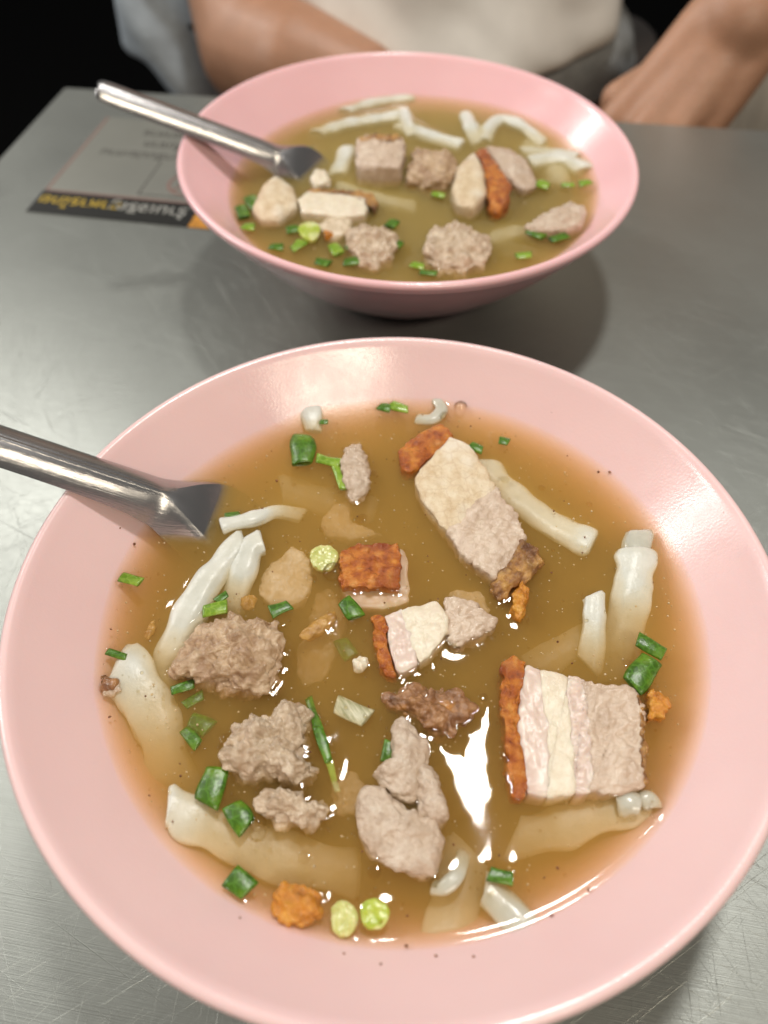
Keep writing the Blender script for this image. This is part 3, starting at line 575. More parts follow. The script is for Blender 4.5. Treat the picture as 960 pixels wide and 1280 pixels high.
thing(lump(B, 'meatball', M['meatball_pale'], [(524, 322), (535, 293), (560, 282), (590, 287), (616, 302), (612, 326), (585, 339), (545, 339)], .0, .5, .8, 2.4, (110, 50), nz_meat, 2), 'crumbly grey meatball at the front middle of the rear soup', 'meatball', MG)
thing(lump(B, 'pork_scrap', M['submerged'], [(395, 285), (415, 270), (440, 272), (440, 290), (415, 300)], .0, .2, .4, 2.4, (60, 26), nz_soft, 2), 'pale pork scrap below the white belly strip, rear bowl', 'meat scrap')
thing(lump(B, 'boiled_pork_slice', M['lean_grey'], [(605, 187), (630, 187), (660, 206), (671, 235), (655, 242), (630, 225)], .1, .35, .6, 2.6, (80, 34), nz_soft, 2), 'boiled pork slice right of the crackling chunk, rear bowl', 'pork slice')
thing(lump(B, 'boiled_pork_slice', M['lean_grey'], [(655, 285), (680, 270), (713, 255), (734, 264), (729, 284), (700, 292), (668, 293)], .15, .35, .6, 2.4, (80, 34), nz_crisp, 2), 'boiled pork slice against the right wall of the rear bowl', 'pork slice')
thing(lump(B, 'boiled_pork_slice', M['lean_cream'], [(315, 266), (328, 238), (345, 222), (368, 238), (373, 261), (350, 279), (325, 279)], .1, .4, .6, 2.6, (80, 34), nz_slab, 2), 'chunk of pork by the left wall below the rear spoon', 'pork slice')
thing(lump(B, 'garlic_dice', M['white_fat'], [(386, 226), (396, 216), (412, 220), (412, 233), (394, 236)], .1, .25, .3, 2.6, (50, 22), nz_soft, 2), 'white dice in front of the rear spoon tip', 'garlic dice')
noodle([(605, 178, .0), (612, 160, .1), (628, 150, .14), (655, 160, .12), (680, 182, .0)], 20, 'white noodle looping behind the crackling chunk, rear bowl')
noodle([(660, 205, .0), (700, 200, .12), (735, 215, .1)], 26, 'white noodle by the right wall of the rear bowl')
noodle([(650, 190, -.1), (690, 192, .05), (722, 197, .1)], 18, 'thin noodle behind the noodle at the right wall, rear bowl')
noodle([(581, 143, .1), (589, 160, .12), (598, 182, -.1)], 20, 'short upright white noodle at the back of the rear soup')
noodle([(500, 158, .0), (535, 170, .12), (578, 184, .05)], 22, 'white noodle leading right behind the rear meatball')
noodle([(395, 168, -.05), (440, 155, .08), (500, 146, .08)], 22, 'long white noodle along the back left of the rear soup')
noodle([(420, 222, -.1), (428, 204, .05), (434, 186, .05)], 24, 'upright white noodle left of the pork cube, rear bowl')
noodle([(503, 138, .05), (508, 152, .1), (516, 172, .0)], 18, 'small white noodle behind the pork cube, rear bowl')
noodle([(520, 122, .0), (470, 128, .05), (430, 140, .0)], 16, 'thin noodle at the far waterline of the rear bowl')
noodle([(420, 236, -.25), (470, 250, -.2), (520, 262, -.35)], 26, 'faint noodle sunk in front of the middle of the rear soup', floats=False)
noodle([(610, 300, -.3), (650, 292, -.25), (690, 305, -.4)], 26, 'faint noodle sunk left of the right wall, front of the rear soup', floats=False)
noodle([(660, 180, -.15), (690, 205, -.12), (700, 240, -.3)], 34, 'broad faint noodle sunk behind the scallion row, rear bowl', floats=False)
RS = [((312, 246), (320, 262), 14, 'green scallion at the left wall below the rear spoon', 'green'),
      ((300, 258), (306, 272), 14, 'outermost green scallion at the left wall, rear bowl', 'green'),
      ((304, 283), (318, 284), 14, 'bright green scallion at the front left wall, rear bowl', 'green_mid'),
      ((358, 288), (374, 285), 14, 'green scallion left of the pale disc, rear bowl', 'green'),
      ((365, 312), (378, 302), 16, 'bright scallion tube below the pale disc, rear bowl', 'green_mid'),
      ((338, 308), (354, 309), 13, 'dark scallion near the front left wall, rear bowl', 'green'),
      ((416, 306), (424, 318), 14, 'bright scallion tube left of the front left meatball, rear bowl', 'green_mid'),
      ((430, 328), (450, 325), 15, 'dark scallion under the front left meatball, rear bowl', 'green'),
      ((432, 310), (442, 306), 9, 'thin scallion on the left of the front left meatball, rear bowl', 'green'),
      ((404, 264), (409, 250), 9, 'green strip standing on the white belly strip, rear bowl', 'green_mid'),
      ((395, 326), (412, 330), 12, 'sunken scallion at the front wall, rear bowl', 'green'),
      ((486, 284), (494, 276), 13, 'dark scallion above the front left meatball, rear bowl', 'green'),
      ((494, 310), (500, 302), 11, 'dark scallion right of the front left meatball, rear bowl', 'green'),
      ((540, 242), (556, 245), 10, 'small scallion under the middle meatball, rear bowl', 'green_mid'),
      ((672, 228), (686, 233), 13, 'first scallion of the row leading to the right wall, rear bowl', 'green_mid'),
      ((702, 231), (718, 231), 9, 'middle scallion of the row at the right wall, rear bowl', 'green_mid'),
      ((724, 230), (737, 227), 13, 'last scallion of the row, touching the right wall, rear bowl', 'green_mid'),
      ((660, 288), (680, 297), 13, 'green scallion in front of the right boiled pork, rear bowl', 'green'),
      ((688, 300), (708, 294), 14, 'green scallion under the right boiled pork, rear bowl', 'green'),
      ((645, 320), (664, 318), 12, 'green scallion at the front right wall, rear bowl', 'green_mid'),
      ((515, 330), (530, 334), 12, 'bright scallion left of the front middle meatball, rear bowl', 'green_mid'),
      ((525, 340), (546, 342), 12, 'dark scallion at the front wall before the middle meatball, rear bowl', 'green'),
      ((380, 196), (388, 184), 10, 'green bit at the tip of the rear spoon', 'green')]
for a, b_, w_, lab, m in RS: scal(a, b_, w_, lab, m, z0=.1, z1=.1)
tag(ring_slice(B, 'scallion_ring', M['green_lime'], 387, 290, 14, 11, .12, .2), 'pale green scallion slice at the front left of the rear soup', 'scallion', SG)
tag(lump(B, 'crackling_crumb', M['crisp'], [(404, 292), (412, 288), (416, 296), (408, 300)], .05, .15, .2, 2.2, (40, 18), nz_crisp, 1), 'small orange crumb beside the pale scallion slice, rear bowl', 'crumb', 'crisp crumbs')

# ------------------------------------------------------------------ spoons
def spoon_mesh():
    """x runs from the bowl tip to the handle end, z is up; a channel handle running into a flat bottomed bowl"""
    # x, half width of floor, half width of rim, height of rim over floor, floor height
    st = [(0.0, .10, .30, .30, 1.55), (.25, .55, .8, .50, 1.30), (.8, .90, 1.18, .75, .98), (1.8, 1.08, 1.42, .90, .58), (2.9, 1.15, 1.48, .95, .26), (3.6, 1.02, 1.38, .92, .12),
          (4.2, .72, 1.18, .86, .07), (4.8, .32, .94, .78, .11), (5.25, .05, .78, .66, .17), (5.7, .05, .71, .56, .23), (6.2, .05, .66, .48, .30), (7.5, .05, .60, .40, .48), (9.5, .05, .57, .36, .76), (12.5, .05, .56, .33, 1.18), (15.0, .05, .55, .30, 1.53), (15.6, .03, .45, .25, 1.61), (15.75, .02, .2, .15, 1.65)]
    st = catmull_n(st, 110)
    prof = []
    for x, wf, wr, h, z in st:
        row = []; ex_ = 1.22 + .95 * min(1, max(0, (x - 4.9) / 1.6)); K = 9
        for k in range(K):                   # left rim down to floor
            u = k / (K - 1); y = -(wr + (wf - wr) * u); zz = h * (1 - u) ** ex_
            row.append((x, y, z + zz))
        for k in range(1, 6):
            u = k / 6; row.append((x, -wf + 2 * wf * u, z - .02 * math.sin(math.pi * u)))
        for k in range(K):
            u = k / (K - 1); y = wf + (wr - wf) * u; zz = h * u ** ex_
            row.append((x, y, z + zz))
        prof.append(row)
    A = np.array(prof); m, n = A.shape[:2]
    du = np.gradient(A, axis=1); dv = np.gradient(A, axis=0); nn = np.cross(dv, du); nn /= np.linalg.norm(nn, axis=2, keepdims=True) + 1e-9
    if nn[..., 2].mean() < 0: nn = -nn
    Bt = A - nn * .11
    loop = np.concatenate([A, Bt[:, ::-1]], axis=1)
    V, Fc = grid_mesh(loop, True, loop[0].mean(0), loop[-1].mean(0))
    V = np.array(V); V[:, 2] *= -1                     # both spoons lie face down, their ridged backs up
    return V, Fc
def catmull_n(pts, n):
    pts = np.asarray(pts, float); k = len(pts); out = []
    for t in np.linspace(0, k - 1, n):
        i = min(int(t), k - 2); u = t - i
        p0 = pts[i - 1] if i else 2 * pts[0] - pts[1]; p1, p2 = pts[i], pts[i + 1]; p3 = pts[i + 2] if i + 2 < k else 2 * pts[-1] - pts[-2]
        out.append(.5 * (2 * p1 + (p2 - p0) * u + (2 * p0 - 5 * p1 + 4 * p2 - p3) * u * u + (3 * p1 - p0 - 3 * p2 + p3) * u ** 3))
    return np.array(out)
SV, SF = spoon_mesh(); SV = np.array(SV)
def sharp(o):
    o.data.set_sharp_from_angle(angle=math.radians(24)); return o
def place_spoon(B, neck, mid, label, roll=0.0, first=None, size=1.0, wide=1.0):
    """neck, mid: two points of the place on the spoon's valley line"""
    a = np.array(neck); b = np.array(mid)
    la = np.array([5.25, 0, -.17]) * size; lb = np.array([12.0, 0, -1.11]) * size
    ex = b - a; ex /= np.linalg.norm(ex); el = lb - la; el /= np.linalg.norm(el)
    def frame(e, up):
        y = np.cross(up, e); y /= np.linalg.norm(y); return np.stack([e, y, np.cross(e, y)], 1)
    upw = np.array([0, 0, 1.]); upw = upw + roll * np.cross(ex, upw)
    Rm = frame(ex, upw) @ frame(el, np.array([0, 0, 1.])).T
    o = sharp(mesh('soup_spoon', SV, SF, M['spoon'], origin=(0, 0, 0))) if first is None else put('soup_spoon', first.data)
    Tm = np.eye(4); SM = np.diag([size, size * wide, size]); Tm[:3, :3] = Rm @ SM; Tm[:3, 3] = (a - Rm @ la) * U
    o.matrix_world = Matrix(Tm.tolist())
    W = SV @ SM @ Rm.T + (a - Rm @ la)
    FLOAT[id(B)].append((W, SF))
    return tag(o, label, 'spoon', 'steel soup spoons')
sp1 = place_spoon(FB, P(206, 618, FB.zs + .85), P(60, 570, ZR + 1.0), 'steel soup spoon with channelled handle resting in the front bowl', roll=-.12)
sp2 = place_spoon(RB, P(348, 192, RB.zs + .80), P(240, 152, ZR + .85), 'steel soup spoon with bright handle leaning on the left rim of the rear bowl', roll=-.5, first=sp1, size=.74, wide=1.2)

# ------------------------------------------------------------------ broth with menisci
def broth(B, m, label, nr, na, hm=.075, lc=.19):
    trees = []
    for V, Fc in FLOAT[id(B)]:
        zmin, zmax = V[:, 2].min(), V[:, 2].max()
        if zmax > B.zs + .03:
            trees.append(((V[:, 0].min() - 1, V[:, 0].max() + 1, V[:, 1].min() - 1, V[:, 1].max() + 1), BVHTree.FromPolygons([tuple(v) for v in V], Fc)))
    ang = np.linspace(0, 2 * math.pi, na, endpoint=False)
    lo = np.full(na, 4.0); hi = np.full(na, 10.5)
    for _ in range(40):
        mid = (lo + hi) / 2; x = B.c[0] + mid * np.cos(ang); y = B.c[1] + mid * np.sin(ang)
        ins = B.zs > wall_z(B, x, y) - .20
        lo = np.where(ins, mid, lo); hi = np.where(ins, hi, mid)
    R = lo
    # distance from the true waterline
    s = np.linspace(0, 1, nr + 1)[1:]
    V = []; Fc = []
    top = np.zeros((nr, na, 3)); botm = np.zeros((12, na, 3))
    for i, u in enumerate(s):
        x = B.c[0] + R * u * np.cos(ang); y = B.c[1] + R * u * np.sin(ang)
        dw = np.maximum((R - .24) - R * u, 0); z = B.zs + .035 * np.exp(-dw / .08)
        for k in range(na):
            h = 0; px, py = x[k], y[k]
            for (x0, x1, y0, y1), t in trees:
                if x0 < px < x1 and y0 < py < y1:
                    q = t.find_nearest(Vector((px, py, B.zs + .02)), 1.0)
                    if q[0] is not None: h = max(h, hm * math.exp(-q[3] / lc)) if h == 0 else h + .6 * hm * math.exp(-q[3] / lc)
            z[k] += min(h, hm * 1.2)
        z = np.minimum(z, B.zs + .085)
        top[i, :, 0], top[i, :, 1], top[i, :, 2] = x, y, z
    Z = top[:, :, 2]
    for _ in range(3):
        Z = .25 * np.roll(Z, 1, 1) + .5 * Z + .25 * np.roll(Z, -1, 1); Z[1:-1] = .25 * Z[:-2] + .5 * Z[1:-1] + .25 * Z[2:]
    top[:, :, 2] = Z
    bs = np.linspace(1, .06, 12)
    for i, u in enumerate(bs):
        x = B.c[0] + R * u * np.cos(ang); y = B.c[1] + R * u * np.sin(ang)
        botm[i, :, 0], botm[i, :, 1] = x, y; botm[i, :, 2] = np.minimum(wall_z(B, x, y) - .20, top[-1, :, 2])
    Gd = np.concatenate([top, botm[1:]], 0)
    V, Fc = grid_mesh(Gd, True, (B.c[0], B.c[1], top[0, :, 2].mean()), (B.c[0], B.c[1], botm[-1, :, 2].mean()))
    Fc = [tuple(reversed(f)) for f in Fc]
    o = mesh('broth', V, Fc, m)
    return tag(o, label, 'soup')
def finish_broth(): pass
broth(FB, M['soup'], 'golden brown pork broth filling the front pink bowl', 300, 960)
broth(RB, M['soup_rear'], 'olive brown broth filling the rear pink bowl', 110, 360)

# ------------------------------------------------------------------ specks, bubbles and drops (nobody could count them)
def caps(name, m, items, label, full=False):
    V, Fc = [], []
    for c, nrm, rad, fl in items:
        nrm = np.asarray(nrm, float); nrm /= np.linalg.norm(nrm)
        a = np.cross(nrm, [1, 0, 0.1]); a /= np.linalg.norm(a); b_ = np.cross(nrm, a)
        b0 = len(V); n = 10; rows = 4
        for i in range(rows):
            ph = (math.pi / 2) * (1 - i / rows) if not full else math.pi * (1 - (i + .5) / rows)
            for k in range(n):
                t = 2 * math.pi * k / n
                V.append((np.asarray(c) + (a * math.cos(t) + b_ * math.sin(t)) * rad * math.sin(ph) + nrm * rad * fl * math.cos(ph)).tolist())
        V.append((np.asarray(c) + nrm * rad * fl).tolist())
        for i in range(rows - 1):
            for k in range(n): Fc.append((b0 + i * n + k, b0 + i * n + (k + 1) % n, b0 + (i + 1) * n + (k + 1) % n, b0 + (i + 1) * n + k))
        for k in range(n): Fc.append((b0 + (rows - 1) * n + k, b0 + (rows - 1) * n + (k + 1) % n, b0 + rows * n))
    o = mesh(name, V, Fc, m); o['kind'] = 'stuff'; o['label'] = label
    return o
def soup_pt(B, rmax=7.9):
    while True:
        x, y = rng.uniform(-rmax, rmax, 2)
        if x * x + y * y < rmax * rmax: return np.array([B.c[0] + x, B.c[1] + y, B.zs])
items = []
edges = [V for V, _ in FLOAT[id(FB)]]
for _ in range(430):                        # small oil eyes, most of them close to the floating pieces
    if rng.random() < .68:
        V = edges[rng.integers(len(edges))]; near = V[np.abs(V[:, 2] - FB.zs) < .1]
        if not len(near): continue
        p = near[rng.integers(len(near))].copy(); cx = V.mean(0); d = p - cx; d[2] = 0; d /= np.linalg.norm(d) + 1e-9
        p += d * rng.uniform(.05, .35); p[2] = FB.zs + .03
        if np.hypot(p[0] - FB.c[0], p[1] - FB.c[1]) > 8.1: continue
    else: p = soup_pt(FB); p[2] += .003
    items.append((p, (0, 0, 1), rng.uniform(.02, .055), .6))
for (x, y, rr) in ((417, 715, 15), (245, 845, 14), (576, 507, 10), (555, 520, 9), (322, 1028, 10), (568, 806, 8), (563, 798, 6), (572, 812, 5), (283, 925, 9), (770, 512, 3)):
    p = P(x, y, FB.zs + .01); items.append((p, (0, 0, 1), rr * .0215, .55))
for _ in range(34):
    p = soup_pt(FB, 7.6); p[2] += .004; items.append((p, (0, 0, 1), rng.uniform(.07, .17), .10))
caps('oil_droplets', M['oil'], items, 'tiny glistening oil eyes and bubbles on the front soup')
items = []
for _ in range(950):
    p = soup_pt(FB, 7.8); p[2] -= rng.uniform(.01, .30); items.append((p, rng.normal(size=3), rng.uniform(.012, .035), rng.uniform(.5, 1)))
for _ in range(120):
    p = soup_pt(RB, 7.4); p[2] -= rng.uniform(.02, .3); items.append((p, rng.normal(size=3), rng.uniform(.02, .045), rng.uniform(.5, 1)))
caps('fat_specks', M['fatspeck'], items, 'pale specks of fat suspended in both soups', True)
items = []
for _ in range(90):
    p = soup_pt(FB, 8.0); p[2] += .0; items.append((p, rng.normal(size=3), rng.uniform(.012, .038), .6))
for x, y in ((736, 1112), (690, 1145), (508, 1182), (137, 896), (762, 590), (748, 590), (168, 680), (346, 601), (328, 636), (697, 1085)):
    p = P(x, y, FB.zs + .02); items.append((p, rng.normal(size=3), .045, .6))
caps('pepper_specks', M['speck'], items, 'brown pepper and chilli specks in the front soup', True)
items = []
for (x, y, rr) in ((476, 1205, 2.5), (545, 1195, 3), (592, 1196, 3), (690, 515, 4), (905, 640, 2), (951, 1024, 3.2), (175, 640, 2), (300, 1147, 2), (430, 1192, 2.5), (150, 660, 2.5)):
    d = ray(x, y); t = 12.0
    for _s in range(900):
        p = CAM + d * t
        if p[2] < wall_z(FB, p[0], p[1]) + .004: break
        t += .02
    items.append((p, (0, 0, 1), rr * .012, .3))
caps('chilli_specks', M['speck'], items, 'brown flecks dried on the inner wall of the front bowl', True)

# ------------------------------------------------------------------ notice stuck on the table
A0 = P(32, 265, 0); A1 = P(60, 239, 0); A2 = P(135, 147, 0); A3 = P(255, 287, 0)
ux = A3 - A0; ux /= np.linalg.norm(ux); uy = np.array([-ux[1], ux[0], 0])
H1 = float((A1 - A0) @ uy); H2 = float((A2 - A0) @ uy)
notice = empty('table_notice', A0, 'grey printed notice stuck on the steel table left of the rear bowl', 'notice')
notice.rotation_euler.z = math.atan2(ux[1], ux[0])
def npart(name, x0, x1, y0, y1, z, m, th=.012):
    bm = bmesh.new(); box(bm, x0, x1, y0, y1, z, z + th); return bm_obj(name, bm, m, notice)
WN = 17.0
npart('film', 0, WN, 0, H2 + .05, .004, M['sheet'])
npart('black_band', .0, WN, .02, H1, .020, M['black'])
for x0, x1, y0, y1 in ((.05, WN, H1 + .02, H1 + .16), (.06, .2, H1 + .1, H2), (6.2, WN, H2 - .06, H2 + .02)): npart('red_line', x0, x1, y0, y1, .020, M['red'], .008)
for x0, x1, y0, y1 in ((5.5, 5.58, H1 + .5, H1 + 4.2), (5.5, 10.5, H1 + .5, H1 + .58)): npart('grey_line', x0, x1, y0, y1, .020, M['grey'], .008)
def text(body, x, y, size, m, name):          # printed to be read from the far side of the table
    c = bpy.data.curves.new(name, 'FONT'); c.body = body; c.size = size * U; c.extrude = .00004; c.resolution_u = 3
    t = bpy.data.objects.new(name, c); sc.collection.objects.link(t)
    dg = bpy.context.evaluated_depsgraph_get(); me = bpy.data.meshes.new_from_object(t.evaluated_get(dg))
    bpy.data.objects.remove(t); me.materials.clear(); me.materials.append(m)
    o = put(name, me, notice, (x * U, y * U, .034 * U)); o.rotation_euler.z = math.pi; return o
text('ร้านเจริญ', 9.0, 1.75, 1.25, M['whiteprint'], 'white_lettering')
text('อาหารไทย', 5.1, 1.75, 1.25, M['yellow'], 'yellow_lettering')
for i, (s, x, y) in enumerate((('กรุณาอย่านำอาหาร', 10.6, H1 + 7.6), ('และเครื่องดื่มจาก', 10.4, H1 + 6.3), ('ภายนอกเข้ามารับประทาน', 11.2, H1 + 5.0), ('ขอบคุณค่ะ', 11.0, H1 + 3.4))):
    text(s, x, y, 1.0, M['grey'], 'grey_lettering')
bm = bmesh.new(); 
for k in range(40):
    a, b_ = 2 * math.pi * k / 40, 2 * math.pi * (k + 1) / 40
    q = [bm.verts.new((8.0 + r_ * math.cos(t), H1 + 2.0 + r_ * math.sin(t), .03)) for r_, t in ((1.2, a), (1.2, b_), (1.02, b_), (1.02, a))]; bm.faces.new(q)
q = [bm.verts.new(v) for v in ((7.2, H1 + 1.2, .031), (7.35, H1 + 1.1, .031), (8.85, H1 + 2.75, .031), (8.7, H1 + 2.85, .031))]; bm.faces.new(q)
bm_obj('red_pictogram', bm, M['red'], notice)
bm = bmesh.new()
for k in range(24):
    a, b_ = 2 * math.pi * k / 24, 2 * math.pi * (k + 1) / 24
    bm.faces.new([bm.verts.new(v) for v in ((8.2, H1 + 2.1, .033), (8.2 + .8 * math.cos(a), H1 + 2.1 + .5 * math.sin(a), .033), (8.2 + .8 * math.cos(b_), H1 + 2.1 + .5 * math.sin(b_), .033))])
bm_obj('dark_pictogram', bm, M['brown'], notice)
bm = bmesh.new(); bm.faces.new([bm.verts.new(v) for v in ((9.5, .05, .034), (13.5, .05, .034), (13.5, H1 - .1, .034), (10.2, H1 - .1, .034), (9.5, H1 * .6, .034))])
bm_obj('orange_picture', bm, M['orange'], notice)

# ------------------------------------------------------------------ the person behind the table
def skin_body():
    J = {}; E = []
    def j(n, p, r, par=None, ry=None):
        J[n] = (len(J), p, r, ry or r)
        if par: E.append((J[par][0], J[n][0]))
    j('pelvis', (11, 82, -20), 13, None); j('waist', (10, 82, -3), 11, 'pelvis'); j('chest', (11, 81, 18), 11, 'waist')
    j('neckbase', (11, 81, 33), 7, 'chest'); j('neck', (11, 79, 39), 5.5, 'neckbase'); j('head', (11, 77, 47), 8.5, 'neck', 9); j('crown', (11, 78, 56), 7, 'head')
    # arm at the picture's left
    A = lambda px, py, y: tuple(CAM + ray(px, py) * (y / ray(px, py)[1]))
    j('sh_a', (-3, 81, 29), 6, 'chest'); j('ua_a', A(290, -70, 77), 4.6, 'sh_a'); j('el_a', A(318, 62, 69), 4.5, 'ua_a'); j('fa_a', A(372, 82, 64.5), 4.3, 'el_a'); j('fb_a', A(450, 110, 62), 3.4, 'fa_a'); j('wr_a', (3, 61, -8), 2.5, 'fb_a'); j('hd_a', (8, 60.5, -10), 3.0, 'wr_a')
    # arm at the picture's right
    j('sh_b', (27, 80, 29), 6, 'chest'); j('ua_b', (36, 74, 14), 5, 'sh_b'); j('el_b', (40, 62, 5.5), 4.4, 'ua_b'); j('fa_b', (34.5, 59, 5.2), 3.7, 'el_b')
    W = P(925, 28, 3.6); j('wr_b', tuple(W), 2.9, 'fa_b', 2.4)
    return J, E, j, W
J, E, j, Wr = skin_body()
Kn = [P(x, y, z) for x, y, z in ((768, 152, -1.5), (803, 166, -1.3), (840, 171, -1.3), (876, 168, -1.6))]
palm = P(866, 86, 1.4)
for i, (dx, dy) in enumerate(((0, -2.6), (0, -1), (0, .6), (-.4, 2.0))):
    nm = 'g%d' % i; a = np.array([10.5, 60.5 + dy, -11]); j(nm + 'a', tuple(a), .95, 'hd_a'); j(nm + 'b', tuple(a + np.array([2.4, dy * .2, -1.4])), .8, nm + 'a'); j(nm + 'c', tuple(a + np.array([3.6, dy * .2, -3.0])), .7, nm + 'b')
for s in (-1, 1):
    nm = 'leg%d' % s; j(nm + 'h', (11 + s * 9, 76, -25), 9.5, 'pelvis'); j(nm + 'k', (11 + s * 13, 34, -24), 6.5, nm + 'h'); j(nm + 'a', (11 + s * 13, 36, -66), 4, nm + 'k'); j(nm + 'f', (11 + s * 13, 22, -72), 3.4, nm + 'a')
# the visible hand: four metacarpals, four bent fingers and a thumb fused to the forearm in one skin
def capsule(bm, a, b_, ra, rb, n=14):
    a, b_ = np.array(a, float), np.array(b_, float); d = b_ - a; L = np.linalg.norm(d); d /= L
    u = np.cross(d, [0.3, 0.2, 1]); u /= np.linalg.norm(u); v = np.cross(d, u)
    prof = [(-ra * math.cos(q), ra * math.sin(q)) for q in np.linspace(.15, math.pi / 2, 5)] + [(L + rb * math.sin(q), rb * math.cos(q)) for q in np.linspace(0, math.pi / 2 - .15, 5)]
    rows = [[bm.verts.new(tuple((a + d * z + (u * math.cos(2 * math.pi * k / n) + v * math.sin(2 * math.pi * k / n)) * r_) * U)) for k in range(n)] for z, r_ in prof]
    for r0, r1 in zip(rows, rows[1:]):
        for k in range(n): bm.faces.new((r0[k], r0[(k + 1) % n], r1[(k + 1) % n], r1[k]))
    bm.faces.new(list(reversed(rows[0]))); bm.faces.new(rows[-1])
bm = bmesh.new(); bme = bpy.data.meshes.new('person'); JI = {v[0]: v for v in J.values()}
for a, b_ in E:
    if np.linalg.norm(np.array(JI[a][1]) - np.array(JI[b_][1])) > .05: capsule(bm, JI[a][1], JI[b_][1], JI[a][2], JI[b_][2], 20)
acr = (Kn[3] - Kn[0]) / np.linalg.norm(Kn[3] - Kn[0])
for i, k in enumerate(Kn):
    w0 = Wr + acr * (i - 1.5) * 1.15; m_ = w0 * .45 + k * .55 + np.array([0, 0, -.25])
    capsule(bm, w0, m_, 1.75, 1.45); capsule(bm, m_, k, 1.45, 1.15)
    capsule(bm, w0 * .62 + k * .38 + np.array([0, -.3, 1.2]), k + np.array([0, -.25, .95]), .44, .38)            # tendon
    capsule(bm, k, k + np.array([-.4, -.2, -2.6]), 1.1, .9); capsule(bm, k + np.array([-.4, -.2, -2.6]), k + np.array([-.4, .6, -4.6]), .85, .7)
t0 = Wr * .7 + Kn[0] * .3 + np.array([0, 1.0, -.8]); t1 = Wr * .25 + Kn[0] * .75 + np.array([-1.2, 2.2, -1.0])
capsule(bm, t0, t1, 1.5, 1.1); capsule(bm, t1, t1 + np.array([-.4, -.6, -2.8]), 1.0, .8)
bm.to_mesh(bme); bm.free()
ob = bpy.data.objects.new('person', bme); sc.collection.objects.link(ob)
rm = ob.modifiers.new('remesh', 'REMESH'); rm.mode = 'VOXEL'; rm.voxel_size = .0035; rm.use_smooth_shade = True
sm = ob.modifiers.new('smooth', 'SMOOTH'); sm.iterations = 7; sm.factor = .5
dg = bpy.context.evaluated_depsgraph_get(); bme = bpy.data.meshes.new_from_object(ob.evaluated_get(dg)); bpy.data.objects.remove(ob)
bme.materials.clear(); bme.materials.append(M['skin']); bme.polygons.foreach_set('use_smooth', [True] * len(bme.polygons))
person = put('person', bme)
tag(person, 'seated person in cream top with bare arms and one hand over the table edge', 'person')
def shell(name, m, sections, n=96, parent=person, nz=.45, wrinkle=1.0):
    """horizontal loops (cx, cy, z, rx, ry)"""
    S = catmull_n(sections, 40); Gd = np.zeros((40, n, 3))
    for i, (cx, cy, z, rx, ry) in enumerate(S):
        for k in range(n):
            a = 2 * math.pi * k / n; f = 1 + nz * .12 * noise.noise(Vector((math.cos(a) * 2, math.sin(a) * 2, z * .16 * wrinkle + cx))) + nz * .10 * abs(noise.noise(Vector((math.cos(a) * 3 + z * .05, math.sin(a) * 3, z * .34 + 3 * math.cos(a)))))
            Gd[i, k] = (cx + rx * f * math.cos(a), cy + ry * f * math.sin(a), z)
    V, Fc = grid_mesh(Gd, True, Gd[0].mean(0), Gd[-1].mean(0)); return mesh(name, V, Fc, m, parent)
shell('cream_top', M['cream_cloth'], [(8.5, 79, 36, 8, 7), (9, 80, 31, 17, 11), (9, 80, 20, 16.5, 12.5), (8.2, 79.5, 8, 15, 13), (7.6, 78.5, 3.5, 14.2, 13.6), (7.4, 77.5, .2, 14.2, 14.2), (7.4, 77, -2.8, 14.4, 15.4), (7.4, 77, -3.6, 13.8, 15.0), (7.4, 77, -3.9, 12.5, 13.6)])
shell('waistband', M['grey_cloth'], [(7.6, 78, -3.0, 14.0, 13.4), (7.6, 77.5, -4.8, 15.5, 14.0), (8, 78, -8, 16.5, 14)])
shell('trousers', M['darkwood'], [(11, 80, -7.5, 16, 12), (11, 80, -14, 18, 14), (11, 80, -24, 19, 15), (11, 80, -30, 18, 15)])
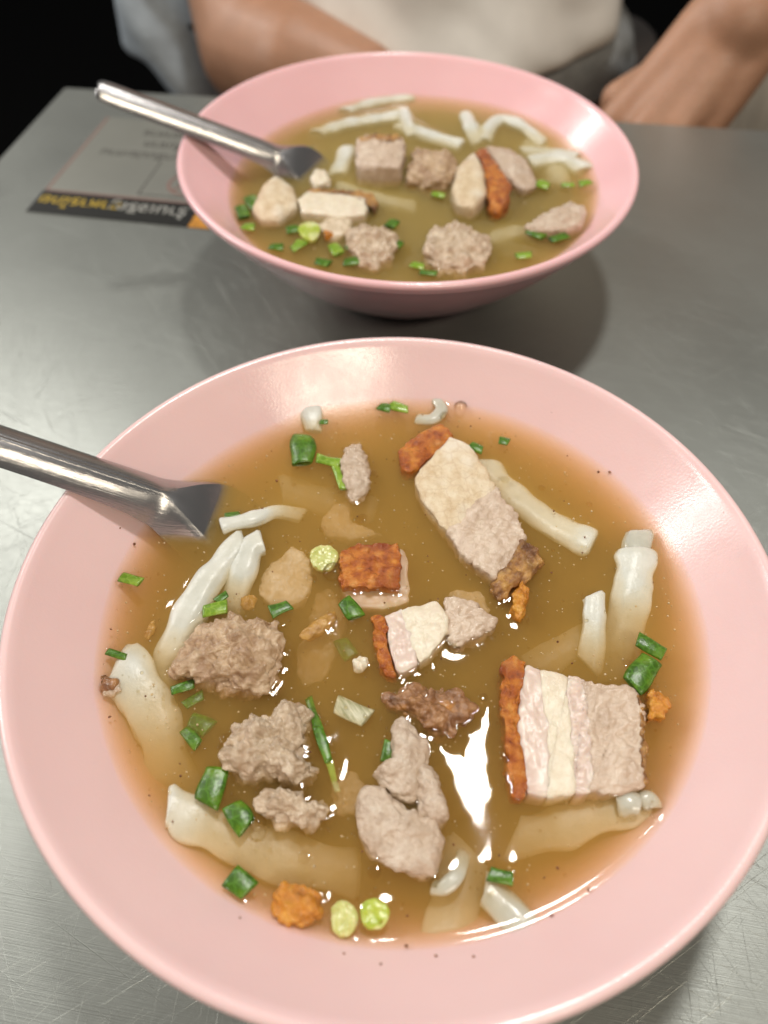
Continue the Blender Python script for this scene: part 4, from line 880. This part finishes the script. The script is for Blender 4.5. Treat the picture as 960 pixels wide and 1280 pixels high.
shell('hair', M['hair'], [(11, 79, 60, 3, 3), (11, 80, 58, 8, 8.5), (11, 81, 52, 9.6, 9.5), (11, 83, 45, 9.5, 7.5), (11, 84, 36, 9, 5), (11, 84, 30, 7, 3)])
# ribbed cushion, cloth and stool behind the table
o = shell('ribbed_cushion', M['rib_cloth'], [(44, 64, 1.0, 6, 4), (43, 63, -.2, 16, 8), (42, 62, -4, 18, 9.5), (42, 62, -14, 18, 10), (42, 62, -22, 16, 9)], parent=None)
tag(o, 'beige ribbed cushion behind the table edge at the far right', 'cushion')
def drape(name, m, outline, depth, y, label):
    """thick hanging cloth with folds; outline in (x, z) cm at distance y"""
    O = np.array([(x, 0, z) for x, z in outline], float); O = resample_closed(O, 90, 2); c = O.mean(0)
    Gd = []
    for t, dy in [(u, -1) for u in np.linspace(.04, 1, 16)] + [(u, 1) for u in np.linspace(1, .04, 8)]:
        row = c + (O - c) * t; rr = []
        for p in row:
            f = 1.1 * math.sin(p[0] * .9 + p[2] * .45) + 1.4 * noise.noise(Vector((p[0] * .25, p[2] * .2, 3)))
            edge = math.sqrt(max(0, 1 - t ** 6)); rr.append((p[0], y + dy * depth * (edge + .12) + f * .6, p[2]))
        Gd.append(rr)
    V, Fc = grid_mesh(np.array(Gd), True); o = mesh(name, V, Fc, m); return tag(o, label, 'cloth')
def at_y(px, py, y):
    d = ray(px, py); p = CAM + d * (y / d[1]); return (p[0], p[2])
drape('hanging_cloth', M['denim'], [at_y(135, -120, 78), at_y(148, 40, 78), at_y(152, 68, 78), at_y(186, 74, 78), at_y(215, 112, 78), at_y(240, 150, 78), at_y(330, 150, 78), at_y(330, 60, 78), at_y(300, -120, 78)], 2.0, 78, 'pale blue grey cloth hanging left of the bare arm')
st = empty('stool', (-30, 92, -75), 'dark stool leg in the shadow under the blue grey cloth', 'stool')
bm = bmesh.new(); box(bm, -14, 14, -8, 12, 42, 45); bm_obj('seat', bm, M['darkwood'], st, .6)
for sx in (-11, 11):
    for sy in (-5, 9):
        bm = bmesh.new(); box(bm, sx - 1.5, sx + 1.5, sy - 1.5, sy + 1.5, 0, 41.9); bm_obj('leg', bm, M['darkwood'], st, .3)
